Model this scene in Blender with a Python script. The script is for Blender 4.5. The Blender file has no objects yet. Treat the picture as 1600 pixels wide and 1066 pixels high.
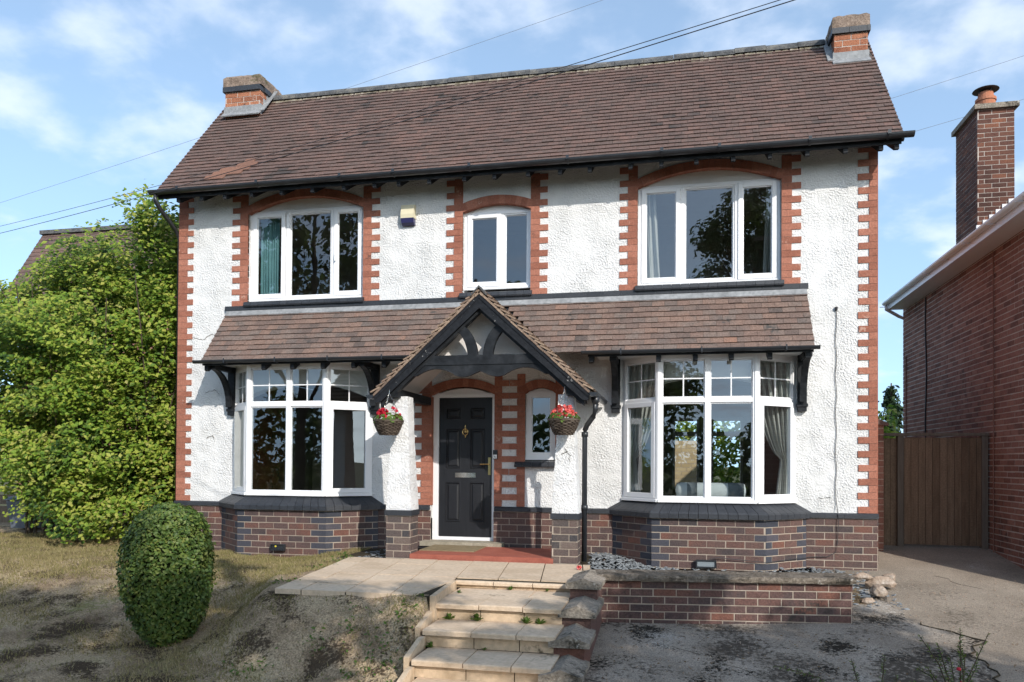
import bpy, bmesh, math, random
from mathutils import Vector
from mathutils.geometry import tessellate_polygon
random.seed(7)
R = math.radians
S = bpy.context.scene
COL = S.collection

# ------------------------------------------------------------------ camera
cam = bpy.data.objects.new('camera', bpy.data.cameras.new('camera'))
COL.objects.link(cam); S.camera = cam
cam.data.sensor_width = 36.0; cam.data.lens = 27.0
cam.data.shift_y = 0.10935
cam.data.clip_end = 3000
from mathutils import Matrix
YAW, PITCH, ROLL = 0.21333, 0.01328, 0.006795
cam.matrix_world = (Matrix.Translation((3.0138, -10.6, 1.1007)) @ Matrix.Rotation(YAW, 4, 'Z')
                    @ Matrix.Rotation(math.pi/2 + PITCH, 4, 'X') @ Matrix.Rotation(ROLL, 4, 'Z'))

# ------------------------------------------------------------------ sun, sky, exposure
SUN = Vector((.82, -1.0, .76)).normalized()
EL = math.asin(SUN.z); AZ = math.atan2(SUN.x, SUN.y)
sl = bpy.data.lights.new('sun', 'SUN'); sl.energy = 2.0; sl.angle = R(.53); sl.color = (1, .945, .87)
so = bpy.data.objects.new('sun', sl); COL.objects.link(so)
so.rotation_euler = SUN.to_track_quat('Z', 'Y').to_euler()
W = bpy.data.worlds.new('World'); S.world = W; W.use_nodes = True
nt = W.node_tree; nt.nodes.clear()
def wn(t, **k):
    n = nt.nodes.new(t)
    for a, b in k.items(): setattr(n, a, b)
    return n
sky = wn('ShaderNodeTexSky', sky_type='NISHITA', sun_disc=False)
sky.sun_elevation = EL; sky.sun_rotation = AZ; sky.air_density = 1.0; sky.dust_density = .8; sky.ozone_density = .7
tc = wn('ShaderNodeTexCoord'); sep = wn('ShaderNodeSeparateXYZ'); nt.links.new(tc.outputs['Generated'], sep.inputs[0])
zc = wn('ShaderNodeMath', operation='MAXIMUM'); zc.inputs[1].default_value = .0; nt.links.new(sep.outputs[2], zc.inputs[0])
za = wn('ShaderNodeMath', operation='ADD'); za.inputs[1].default_value = .22; nt.links.new(zc.outputs[0], za.inputs[0])
dx = wn('ShaderNodeMath', operation='DIVIDE'); dy = wn('ShaderNodeMath', operation='DIVIDE')
nt.links.new(sep.outputs[0], dx.inputs[0]); nt.links.new(za.outputs[0], dx.inputs[1])
nt.links.new(sep.outputs[1], dy.inputs[0]); nt.links.new(za.outputs[0], dy.inputs[1])
cmb = wn('ShaderNodeCombineXYZ'); nt.links.new(dx.outputs[0], cmb.inputs[0]); nt.links.new(dy.outputs[0], cmb.inputs[1])
cmb.inputs[2].default_value = 3.1
n1 = wn('ShaderNodeTexNoise'); n1.inputs['Scale'].default_value = 4.2; n1.inputs['Detail'].default_value = 9; n1.inputs['Roughness'].default_value = .52; n1.inputs['Distortion'].default_value = .1
nt.links.new(cmb.outputs[0], n1.inputs['Vector'])
n2 = wn('ShaderNodeTexNoise'); n2.inputs['Scale'].default_value = 1.15; n2.inputs['Detail'].default_value = 2; nt.links.new(cmb.outputs[0], n2.inputs['Vector'])
cm_ = wn('ShaderNodeMath', operation='MULTIPLY_ADD'); cm_.inputs[1].default_value = .55; nt.links.new(n2.outputs['Fac'], cm_.inputs[0]); nt.links.new(n1.outputs['Fac'], cm_.inputs[2])
cr = wn('ShaderNodeMapRange'); cr.interpolation_type = 'SMOOTHSTEP'; cr.inputs[1].default_value = .76; cr.inputs[2].default_value = 1.02; cr.inputs[3].default_value = .1; cr.inputs[4].default_value = .62; nt.links.new(cm_.outputs[0], cr.inputs[0])
mix = wn('ShaderNodeMixRGB'); nt.links.new(cr.outputs[0], mix.inputs[0])
mix.inputs[2].default_value = (3.5, 3.75, 4.2, 1)
skm = wn('ShaderNodeMapping'); skm.inputs['Location'].default_value = (0, 0, .22); skm.inputs['Scale'].default_value = (1, 1, .9)
nt.links.new(tc.outputs['Generated'], skm.inputs[0]); nt.links.new(skm.outputs[0], sky.inputs[0])
hue = wn('ShaderNodeMixRGB', blend_type='MULTIPLY'); hue.inputs[0].default_value = 1; hue.inputs[2].default_value = (1.0, 1.08, 1.03, 1)
nt.links.new(sky.outputs[0], hue.inputs[1]); nt.links.new(hue.outputs[0], mix.inputs[1])
bg = wn('ShaderNodeBackground'); bg.inputs[1].default_value = .15
nt.links.new(mix.outputs[0], bg.inputs[0])
wo = wn('ShaderNodeOutputWorld'); nt.links.new(bg.outputs[0], wo.inputs[0])
S.cycles.caustics_reflective = False; S.cycles.caustics_refractive = False
S.view_settings.view_transform = 'Standard'; S.view_settings.look = 'None'
S.view_settings.exposure = 1.12; S.view_settings.gamma = 1.0; S.view_settings.use_curve_mapping = False

# ------------------------------------------------------------------ materials
def mat(name, cols, rough=.85, spec=.25, island=0.0, scale=3.0, detail=5, bump=0.0, bscale=60.0, bdetail=3, fine=0.0, fscale=50.0, metal=0.0, trans=0.0, bmod=None, nrough=.6, streak=None, ramp=(.3, .7), blotch=None):
    """cols: colours of a ramp driven by object-space noise (island=0) up to per-piece random (island=1)."""
    m = bpy.data.materials.new(name); m.use_nodes = True
    t = m.node_tree; N = t.nodes; L = t.links
    b = N['Principled BSDF']; out = N['Material Output']
    b.inputs['Roughness'].default_value = rough; b.inputs['Specular IOR Level'].default_value = spec; b.inputs['Metallic'].default_value = metal
    c = N.new('ShaderNodeTexCoord')
    vec = c.outputs['Object']
    if streak:
        mp = N.new('ShaderNodeMapping'); mp.inputs['Scale'].default_value = streak; L.new(vec, mp.inputs[0]); vecs = mp.outputs[0]
    else: vecs = vec
    if len(cols) > 1:
        no = N.new('ShaderNodeTexNoise'); no.inputs['Scale'].default_value = scale; no.inputs['Detail'].default_value = detail; no.inputs['Roughness'].default_value = nrough
        L.new(vecs, no.inputs['Vector'])
        mr = N.new('ShaderNodeMapRange'); mr.inputs[1].default_value = ramp[0]; mr.inputs[2].default_value = ramp[1]; L.new(no.outputs['Fac'], mr.inputs[0])
        fac = mr.outputs[0]
        if island > 0:
            g = N.new('ShaderNodeNewGeometry'); mx = N.new('ShaderNodeMix'); mx.inputs[0].default_value = island
            L.new(fac, mx.inputs[2]); L.new(g.outputs['Random Per Island'], mx.inputs[3]); fac = mx.outputs[0]
        rp = N.new('ShaderNodeValToRGB'); e = rp.color_ramp.elements
        e[0].position = 0; e[0].color = (*cols[0], 1); e[1].position = 1; e[1].color = (*cols[-1], 1)
        for i, col in enumerate(cols[1:-1]):
            el = e.new((i+1)/(len(cols)-1)); el.color = (*col, 1)
        L.new(fac, rp.inputs[0]); colo = rp.outputs[0]
    else:
        rgb = N.new('ShaderNodeRGB'); rgb.outputs[0].default_value = (*cols[0], 1); colo = rgb.outputs[0]
    if fine > 0:
        n2 = N.new('ShaderNodeTexNoise'); n2.inputs['Scale'].default_value = fscale; n2.inputs['Detail'].default_value = 4; L.new(vec, n2.inputs['Vector'])
        m2 = N.new('ShaderNodeMapRange'); m2.inputs[1].default_value = .3; m2.inputs[2].default_value = .7; m2.inputs[3].default_value = 1-fine; m2.inputs[4].default_value = 1+fine
        L.new(n2.outputs['Fac'], m2.inputs[0])
        vm = N.new('ShaderNodeVectorMath'); vm.operation = 'SCALE'; L.new(colo, vm.inputs[0]); L.new(m2.outputs[0], vm.inputs['Scale']); colo = vm.outputs[0]
    for (bc, s1, s2, lo, hi) in (blotch or ()):
        q1 = N.new('ShaderNodeTexNoise'); q1.inputs['Scale'].default_value = s1; q1.inputs['Detail'].default_value = 3; L.new(vec, q1.inputs['Vector'])
        q2 = N.new('ShaderNodeTexNoise'); q2.inputs['Scale'].default_value = s2; q2.inputs['Detail'].default_value = 6; q2.inputs['Roughness'].default_value = .7; L.new(vec, q2.inputs['Vector'])
        ad = N.new('ShaderNodeMath'); ad.operation = 'MULTIPLY_ADD'; ad.inputs[1].default_value = .75; L.new(q2.outputs['Fac'], ad.inputs[0]); L.new(q1.outputs['Fac'], ad.inputs[2])
        mr = N.new('ShaderNodeMapRange'); mr.interpolation_type = 'SMOOTHSTEP'; mr.inputs[1].default_value = lo; mr.inputs[2].default_value = hi; L.new(ad.outputs[0], mr.inputs[0])
        mx = N.new('ShaderNodeMix'); mx.data_type = 'RGBA'; L.new(mr.outputs[0], mx.inputs[0]); L.new(colo, mx.inputs[6]); mx.inputs[7].default_value = (*bc, 1); colo = mx.outputs[2]
    L.new(colo, b.inputs['Base Color'])
    if bump > 0:
        n3 = N.new('ShaderNodeTexNoise'); n3.inputs['Scale'].default_value = bscale; n3.inputs['Detail'].default_value = bdetail; L.new(vec, n3.inputs['Vector'])
        bp = N.new('ShaderNodeBump'); bp.inputs['Distance'].default_value = bump; bp.inputs['Strength'].default_value = 1.0
        hs = n3.outputs['Fac']
        if bmod:
            n4 = N.new('ShaderNodeTexNoise'); n4.inputs['Scale'].default_value = bmod; n4.inputs['Detail'].default_value = 4; L.new(vec, n4.inputs['Vector'])
            m4 = N.new('ShaderNodeMapRange'); m4.inputs[1].default_value = .35; m4.inputs[2].default_value = .65; m4.inputs[3].default_value = .3; m4.inputs[4].default_value = 1.15; L.new(n4.outputs['Fac'], m4.inputs[0])
            mm4 = N.new('ShaderNodeMath'); mm4.operation = 'MULTIPLY'; L.new(hs, mm4.inputs[0]); L.new(m4.outputs[0], mm4.inputs[1]); hs = mm4.outputs[0]
        L.new(hs, bp.inputs['Height']); L.new(bp.outputs[0], b.inputs['Normal'])
    if trans > 0:
        tr = N.new('ShaderNodeBsdfTranslucent'); L.new(colo, tr.inputs[0]); ms = N.new('ShaderNodeMixShader'); ms.inputs[0].default_value = trans
        L.new(b.outputs[0], ms.inputs[1]); L.new(tr.outputs[0], ms.inputs[2]); L.new(ms.outputs[0], out.inputs[0])
    return m

MT = {}
MT['render'] = mat('roughcast_render', [(.62, .615, .6), (.7, .695, .685), (.74, .735, .73)], .9, .15, scale=1.3, bump=.03, bmod=3.5, bscale=42, bdetail=9, fine=.05, fscale=60, blotch=[((.56, .545, .51), 1.1, 30, 1.04, 1.22), ((.42, .39, .34), 3.5, 50, 1.14, 1.2)])
MT['terracotta'] = mat('quoin_brick', [(.24, .093, .062), (.335, .135, .09), (.4, .172, .118)], .85, .2, island=.7, scale=6, bump=.004, bscale=70, fine=.18, blotch=[((.45, .27, .21), 5, 40, 1.06, 1.16), ((.16, .078, .06), 4, 30, 1.04, 1.18)])
MT['redbrick'] = mat('chimney_brick', [(.2, .08, .05), (.34, .14, .08), (.42, .19, .115)], .9, .15, island=.7, scale=8, bump=.008, bscale=60, fine=.3, blotch=[((.09, .06, .05), 4, 25, .98, 1.12), ((.45, .36, .3), 6, 40, 1.08, 1.16)])
MT['plinthbrick'] = mat('plinth_brick', [(.04, .037, .04), (.072, .052, .05), (.11, .066, .06), (.086, .058, .053), (.128, .072, .06), (.1, .063, .056), (.145, .068, .052), (.17, .072, .048)], .75, .3, island=.8, scale=5, bump=.005, bscale=70, fine=.25)
MT['bluebrick'] = mat('blue_brick', [(.022, .025, .031), (.04, .043, .05)], .5, .45, island=.5, scale=5, bump=.002, bscale=70, fine=.2)
MT['mortar'] = mat('mortar', [(.36, .3, .24), (.47, .4, .33)], .95, .1, scale=6, bump=.003, bscale=120)
MT['mortar_red'] = mat('red_mortar', [(.22, .11, .085), (.33, .2, .16)], .95, .1, scale=6)
MT['mortar_pale'] = mat('pale_mortar', [(.48, .42, .37), (.58, .52, .46)], .95, .1, scale=6)
MT['neighbrick'] = mat('wirecut_brick', [(.12, .062, .05), (.21, .1, .074), (.26, .125, .092), (.3, .155, .115), (.235, .115, .087)], .9, .15, island=.75, scale=6, bump=.004, bscale=70, fine=.2, blotch=[((.12, .07, .058), 1.2, 10, 1.0, 1.2)])
MT['tile'] = mat('clay_roof_tile', [(.05, .045, .042), (.106, .073, .063), (.14, .089, .075), (.11, .078, .067), (.158, .096, .079), (.132, .095, .082)], .85, .25, island=.45, scale=1.5, bump=.004, bscale=50, fine=.25, streak=(1, .7, .7), ramp=(.34, .66), blotch=[((.046, .043, .04), 2.2, 14, 1.02, 1.2)])
MT['tile2'] = mat('weathered_roof_tile', [(.07, .062, .058), (.14, .1, .085), (.185, .122, .098), (.13, .104, .092), (.205, .133, .104), (.165, .128, .11), (.27, .145, .1)], .85, .25, island=.8, scale=1.8, bump=.004, bscale=50, fine=.28, blotch=[((.07, .064, .06), 3, 18, 1.0, 1.18)])
MT['tileedge'] = mat('porch_roof_tile', [(.14, .1, .078), (.22, .155, .115), (.3, .215, .155), (.25, .18, .14)], .9, .2, island=.7, scale=5, bump=.004, bscale=50, fine=.25)
MT['ridge'] = mat('ridge_tile', [(.05, .052, .055), (.1, .1, .1), (.17, .16, .14)], .85, .25, scale=7, bump=.01, bscale=30, fine=.25)
MT['moss'] = mat('mortar_bedding_with_moss', [(.09, .08, .05), (.22, .19, .14), (.4, .36, .3)], .95, .1, scale=9, bump=.02, bscale=30, fine=.2)
MT['lead'] = mat('lead_flashing', [(.2, .205, .21), (.3, .305, .31)], .65, .3, scale=5, fine=.15, fscale=20)
MT['upvc'] = mat('white_upvc', [(.82, .82, .83)], .28, .5)
MT['blacktimber'] = mat('black_painted_timber', [(.010, .011, .013), (.016, .018, .021), (.03, .032, .036)], .55, .2, scale=6, fine=.25, fscale=20, bump=.0015, bscale=50)
MT['flakytimber'] = mat('flaking_black_paint', [(.012, .013, .016), (.02, .022, .026)], .6, .15, scale=9, fine=.3, fscale=25, bump=.002, bscale=40, blotch=[((.28, .27, .26), 5, 30, 1.1, 1.14)])
MT['gutter'] = mat('black_plastic', [(.018, .02, .024), (.03, .033, .038)], .35, .5, scale=6)
MT['gable'] = mat('gable_plaster', [(.66, .63, .6), (.74, .71, .68)], .9, .1, scale=4, bump=.004, bscale=40)
MT['door'] = mat('black_composite_door', [(.014, .015, .018), (.021, .022, .026)], .4, .4, scale=3, bump=.0012, bscale=25, streak=(10, 10, 1))
MT['brass'] = mat('brass', [(.62, .46, .2)], .3, .5, metal=1.0)
MT['chrome'] = mat('chrome', [(.75, .73, .68)], .2, .5, metal=1.0)
MT['room'] = mat('room_wall_paint', [(.36, .34, .31), (.42, .39, .36)], .9, .1)
MT['roomfloor'] = mat('room_carpet', [(.14, .12, .1), (.18, .15, .12)], .95, .1)
MT['concretecap'] = mat('chimney_cap_mortar', [(.12, .09, .07), (.22, .165, .13), (.3, .23, .185)], .95, .1, scale=7, bump=.012, bscale=30, fine=.25, blotch=[((.1, .09, .05), 4, 22, .95, 1.1), ((.42, .36, .32), 5, 30, 1.06, 1.15)])
MT['slab'] = mat('buff_paving', [(.46, .345, .235), (.58, .45, .325), (.63, .505, .375)], .9, .15, island=.3, scale=2.2, bump=.003, bscale=60, fine=.12, fscale=25, blotch=[((.2, .16, .11), 2.5, 14, 1.04, 1.22)])
MT['slabdirt'] = mat('paving_riser', [(.34, .25, .16), (.55, .42, .29), (.62, .48, .34)], .9, .15, island=.2, scale=3.0, bump=.003, bscale=60, fine=.14, fscale=18, blotch=[((.16, .12, .08), 3, 16, 1.0, 1.2)])
MT['joint'] = mat('joint_soil', [(.035, .03, .022), (.07, .058, .04)], .95, .05, scale=8)
MT['coping'] = mat('lichened_coping', [(.17, .145, .115), (.25, .215, .175), (.33, .285, .235)], .95, .1, scale=5, detail=8, nrough=.72, bump=.012, bscale=40, fine=.25, fscale=40, blotch=[((.06, .053, .043), 4, 25, .93, 1.12), ((.42, .4, .36), 7, 40, 1.06, 1.16)])
MT['soil'] = mat('dry_lawn_soil', [(.14, .1, .066), (.235, .172, .112), (.335, .252, .165), (.4, .31, .2), (.33, .265, .15)], .95, .05, scale=1.4, detail=12, nrough=.72, bump=.03, bscale=34, bdetail=8, fine=.45, fscale=70, ramp=(.34, .66), blotch=[((.24, .215, .095), .8, 18, 1.0, 1.14), ((.07, .05, .033), 2.4, 34, .9, 1.02), ((.42, .35, .26), 3.2, 40, 1.08, 1.16)])
MT['concrete'] = mat('stained_concrete', [(.19, .158, .127), (.275, .235, .192), (.36, .315, .265)], .95, .1, scale=1.6, detail=12, nrough=.72, bump=.008, bscale=70, bdetail=8, fine=.4, fscale=80, blotch=[((.075, .062, .05), 1.0, 22, .88, 1.02), ((.028, .024, .019), 1.7, 30, .95, 1.04), ((.42, .39, .35), .8, 45, 1.02, 1.14)])
MT['drive'] = mat('brushed_concrete', [(.18, .146, .112), (.255, .212, .167), (.32, .27, .215)], .95, .1, scale=.9, detail=12, nrough=.7, bump=.008, bscale=80, bdetail=8, fine=.35, fscale=80, blotch=[((.1, .083, .065), .7, 24, .98, 1.18), ((.4, .36, .31), 1.2, 50, 1.08, 1.15)])
MT['groundfar'] = mat('rough_ground', [(.07, .075, .035), (.12, .11, .06)], .95, .05, scale=.3)
MT['asphalt'] = mat('asphalt', [(.045, .045, .046), (.06, .06, .06)], .9, .15, scale=2, bump=.004, bscale=90)
MT['quarry'] = mat('red_painted_step', [(.28, .08, .055), (.38, .125, .085)], .7, .25, scale=4, fine=.1, bump=.002, bscale=40)
MT['mat'] = mat('coir_mat', [(.22, .17, .1), (.3, .24, .15)], .95, .05, scale=9, bump=.006, bscale=160)
MT['stone'] = mat('stone_step', [(.25, .22, .165), (.42, .37, .29)], .9, .15, scale=6, bump=.004, bscale=40, fine=.15)
MT['slate'] = mat('slate_chip', [(.1, .11, .12), (.2, .215, .225), (.32, .335, .345)], .7, .35, island=.8, scale=8)
MT['rock'] = mat('garden_rock', [(.2, .14, .1), (.33, .25, .19), (.38, .33, .28)], .9, .15, scale=6, bump=.012, bscale=25, fine=.2)
MT['oldwood'] = mat('brown_stained_boards', [(.1, .06, .036), (.18, .112, .068), (.25, .16, .1), (.155, .098, .06)], .85, .2, island=.6, scale=4, streak=(6, 6, .6), fine=.2, bump=.002, bscale=40)
MT['post'] = mat('weathered_post', [(.13, .1, .075), (.2, .16, .125)], .9, .15, scale=5, streak=(6, 6, .6))
MT['shrubleaf'] = mat('shrub_leaf', [(.045, .1, .015), (.11, .2, .024), (.2, .305, .036), (.31, .385, .05), (.41, .42, .085), (.42, .36, .16)], .55, .3, island=.7, scale=.9, trans=.4, blotch=[((.032, .08, .014), 1.4, 8, .9, 1.08)])
MT['bushleaf'] = mat('clipped_bush_leaf', [(.035, .07, .014), (.07, .125, .022), (.13, .185, .035), (.21, .22, .05)], .5, .4, island=.75, scale=3, trans=.25)
MT['treeleaf'] = mat('tree_leaf', [(.05, .085, .02), (.085, .135, .03), (.13, .175, .04)], .6, .3, island=.7, scale=1, trans=.45)
MT['conifer'] = mat('conifer_leaf', [(.018, .035, .014), (.035, .06, .024)], .7, .2, island=.7, scale=2)
MT['weed'] = mat('weed_leaf', [(.06, .12, .02), (.12, .19, .03)], .6, .3, island=.7, scale=9, trans=.3)
MT['bark'] = mat('bark', [(.06, .045, .032), (.13, .1, .075)], .95, .1, scale=9, bump=.01, bscale=30)
MT['grass'] = mat('grass_blade', [(.12, .13, .035), (.22, .195, .075), (.35, .285, .145), (.46, .37, .215)], .8, .15, island=.55, scale=.6, trans=.25, detail=4)
MT['deadleaf'] = mat('dead_leaf', [(.06, .038, .022), (.15, .095, .05), (.26, .18, .1)], .9, .1, island=.9, scale=4)
MT['wicker'] = mat('wicker', [(.035, .025, .02), (.09, .068, .052), (.17, .135, .105)], .8, .2, island=.6, scale=12)
MT['red'] = mat('red_petal', [(.45, .012, .03), (.62, .02, .045), (.68, .05, .09)], .6, .3, island=.9, scale=9, trans=.25)
MT['coral'] = mat('coral_petal', [(.6, .055, .04), (.72, .12, .09), (.75, .2, .22)], .6, .3, island=.9, scale=9, trans=.25)
MT['teal'] = mat('teal_curtain', [(.16, .34, .38), (.22, .43, .47)], .9, .1, scale=3, trans=.3)
MT['cream'] = mat('cream_curtain', [(.55, .56, .53), (.68, .69, .66)], .9, .1, scale=3, trans=.4)
MT['cushion'] = mat('pale_bolster', [(.52, .56, .58)], .9, .1)
MT['cushiongrey'] = mat('grey_bolster', [(.16, .18, .2)], .9, .1)
MT['alarm'] = mat('cream_alarm_plastic', [(.62, .56, .38), (.68, .62, .45)], .5, .4, scale=2)
MT['alarmblue'] = mat('blue_lens', [(.03, .03, .1)], .3, .5)
MT['claypot'] = mat('clay_pot', [(.36, .13, .07), (.46, .2, .12)], .85, .2, scale=6)
MT['bin'] = mat('grey_bin_plastic', [(.1, .12, .15), (.13, .15, .18)], .5, .4)
MT['white'] = mat('white_paint', [(.75, .75, .74), (.8, .8, .79)], .5, .4, scale=3)
MT['cable'] = mat('cable_grey', [(.05, .05, .053)], .6, .3)
MT['lens'] = mat('floodlight_glass', [(.22, .25, .27)], .15, .5)
MT['yellow'] = mat('yellow_led', [(.6, .5, .05)], .4, .4)
MT['hedge'] = MT['treeleaf']
def glass():
    m = bpy.data.materials.new('window_glass'); m.use_nodes = True; t = m.node_tree; t.nodes.clear()
    o = t.nodes.new('ShaderNodeOutputMaterial'); a = t.nodes.new('ShaderNodeBsdfTransparent'); a.inputs[0].default_value = (.84, .87, .86, 1)
    g = t.nodes.new('ShaderNodeBsdfGlossy'); g.inputs['Roughness'].default_value = 0.0; g.inputs[0].default_value = (.95, .97, 1, 1)
    f = t.nodes.new('ShaderNodeLayerWeight'); f.inputs[0].default_value = .5
    pw_ = t.nodes.new('ShaderNodeMath'); pw_.operation = 'POWER'; pw_.inputs[1].default_value = 3.5; t.links.new(f.outputs['Facing'], pw_.inputs[0])
    ad = t.nodes.new('ShaderNodeMath'); ad.operation = 'MULTIPLY_ADD'; ad.inputs[1].default_value = .75; ad.inputs[2].default_value = .125
    t.links.new(pw_.outputs[0], ad.inputs[0])
    # panes are never perfectly flat: a very slow ripple
    n = t.nodes.new('ShaderNodeTexNoise'); n.inputs['Scale'].default_value = 1.6; b = t.nodes.new('ShaderNodeBump'); b.inputs['Distance'].default_value = .0012
    c = t.nodes.new('ShaderNodeTexCoord'); t.links.new(c.outputs['Object'], n.inputs['Vector']); t.links.new(n.outputs['Fac'], b.inputs['Height']); t.links.new(b.outputs[0], g.inputs['Normal'])
    x = t.nodes.new('ShaderNodeMixShader'); t.links.new(ad.outputs[0], x.inputs[0]); t.links.new(a.outputs[0], x.inputs[1]); t.links.new(g.outputs[0], x.inputs[2]); t.links.new(x.outputs[0], o.inputs[0])
    return m
MT['glass'] = glass()

# ------------------------------------------------------------------ mesh helpers
V3 = Vector
class MB:
    def __init__(s): s.v = []; s.f = []; s.m = []
    def face(s, pts, mi=0):
        b = len(s.v); s.v += [tuple(p) for p in pts]; s.f.append(tuple(range(b, b+len(pts)))); s.m.append(mi)
    def hexa(s, o, a, b, c, mi=0, skip=()):
        o, a, b, c = V3(o), V3(a), V3(b), V3(c)
        if a.cross(b).dot(c) < 0: a, b = b, a
        k = len(s.v)
        s.v += [tuple(p) for p in (o, o+a, o+a+b, o+b, o+c, o+a+c, o+a+b+c, o+b+c)]
        for i, q in enumerate(((0,3,2,1), (4,5,6,7), (0,1,5,4), (1,2,6,5), (2,3,7,6), (3,0,4,7))):
            if i in skip: continue
            s.f.append(tuple(k+j for j in q)); s.m.append(mi)
    def box(s, x0, x1, y0, y1, z0, z1, mi=0): s.hexa((x0, y0, z0), (x1-x0, 0, 0), (0, y1-y0, 0), (0, 0, z1-z0), mi)
    def pts8(s, p, mi=0):   # 8 points: bottom loop, top loop
        k = len(s.v); s.v += [tuple(q) for q in p]
        for q in ((0,3,2,1), (4,5,6,7), (0,1,5,4), (1,2,6,5), (2,3,7,6), (3,0,4,7)): s.f.append(tuple(k+j for j in q)); s.m.append(mi)
    def prism(s, poly, ex, mi=0):   # poly: list of 3d points, extruded by ex
        ex = V3(ex); n = len(poly); P = [V3(p) for p in poly]; k = len(s.v)
        nrm = V3((0, 0, 0))
        for i in range(n): nrm += P[i].cross(P[(i+1) % n])
        if nrm.dot(ex) > 0: P = P[::-1]
        s.v += [tuple(p) for p in P] + [tuple(p+ex) for p in P]
        tri = tessellate_polygon([P])
        for t in tri:
            a, b, c = t
            nn = (P[b]-P[a]).cross(P[c]-P[a])
            if nn.dot(ex) > 0: a, c = c, a
            s.f.append((k+a, k+b, k+c)); s.m.append(mi)
            s.f.append((k+n+c, k+n+b, k+n+a)); s.m.append(mi)
        for i in range(n):
            j = (i+1) % n; s.f.append((k+j, k+i, k+n+i, k+n+j)); s.m.append(mi)
    def tube(s, pts, r, n=8, mi=0, cap=True):
        P = [V3(p) for p in pts]; rr = r if isinstance(r, (list, tuple)) else [r]*len(P); rings = []
        up = V3((0, 0, 1))
        for i, p in enumerate(P):
            d = (P[min(i+1, len(P)-1)]-P[max(i-1, 0)]).normalized()
            if abs(d.dot(up)) > .95: up2 = V3((1, 0, 0))
            else: up2 = up
            a = d.cross(up2).normalized(); b = a.cross(d).normalized(); k = len(s.v)
            for j in range(n):
                t = 2*math.pi*j/n; s.v.append(tuple(p + a*math.cos(t)*rr[i] + b*math.sin(t)*rr[i]))
            rings.append(k)
        for i in range(len(P)-1):
            for j in range(n):
                q = (j+1) % n; s.f.append((rings[i]+j, rings[i]+q, rings[i+1]+q, rings[i+1]+j)); s.m.append(mi)
        if cap:
            s.f.append(tuple(rings[0]+j for j in range(n))[::-1]); s.m.append(mi); s.f.append(tuple(rings[-1]+j for j in range(n))); s.m.append(mi)
    def lathe(s, c, prof, n=20, mi=0, axis=None):
        c = V3(c); k0 = len(s.v)
        for (r, z) in prof:
            for j in range(n):
                t = 2*math.pi*j/n
                if axis == 'y': s.v.append(tuple(c + V3((r*math.cos(t), -z, r*math.sin(t)))))
                else: s.v.append(tuple(c + V3((r*math.cos(t), r*math.sin(t), z))))
        for i in range(len(prof)-1):
            for j in range(n):
                q = (j+1) % n; s.f.append((k0+i*n+j, k0+i*n+q, k0+(i+1)*n+q, k0+(i+1)*n+j)); s.m.append(mi)
        s.f.append(tuple(k0+j for j in range(n))[::-1]); s.m.append(mi)
        e = k0+(len(prof)-1)*n; s.f.append(tuple(e+j for j in range(n))); s.m.append(mi)
def rootloc(p):
    while p.parent: p = p.parent
    return V3(p.location)
def obj(name, mb, m, parent=None, smooth=False, label=None, loc=None):
    me = bpy.data.meshes.new(name)
    off = rootloc(parent) if parent else (V3(loc) if loc else V3((0, 0, 0)))
    me.from_pydata([(a-off.x, b-off.y, c-off.z) for a, b, c in mb.v], [], mb.f)
    ms = m if isinstance(m, (list, tuple)) else [m]
    for q in ms: me.materials.append(MT[q] if isinstance(q, str) else q)
    if len(ms) > 1: me.polygons.foreach_set('material_index', mb.m)
    if smooth: me.polygons.foreach_set('use_smooth', [True]*len(me.polygons))
    me.update()
    o = bpy.data.objects.new(name, me); COL.objects.link(o)
    if parent: o.parent = parent
    elif loc: o.location = off
    if label: o['label'] = label
    return o
def thing(name, label, cat, loc, group=None):
    o = bpy.data.objects.new(name, None); COL.objects.link(o); o.location = loc; o.empty_display_size = .2
    return tag(o, label, cat, group)
def tag(o, label, cat, group=None):
    o['label'] = label; o['category'] = cat
    if group: o['group'] = group
    return o
def kind(o, k): o['kind'] = k; return o
rnd = random.uniform

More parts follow.
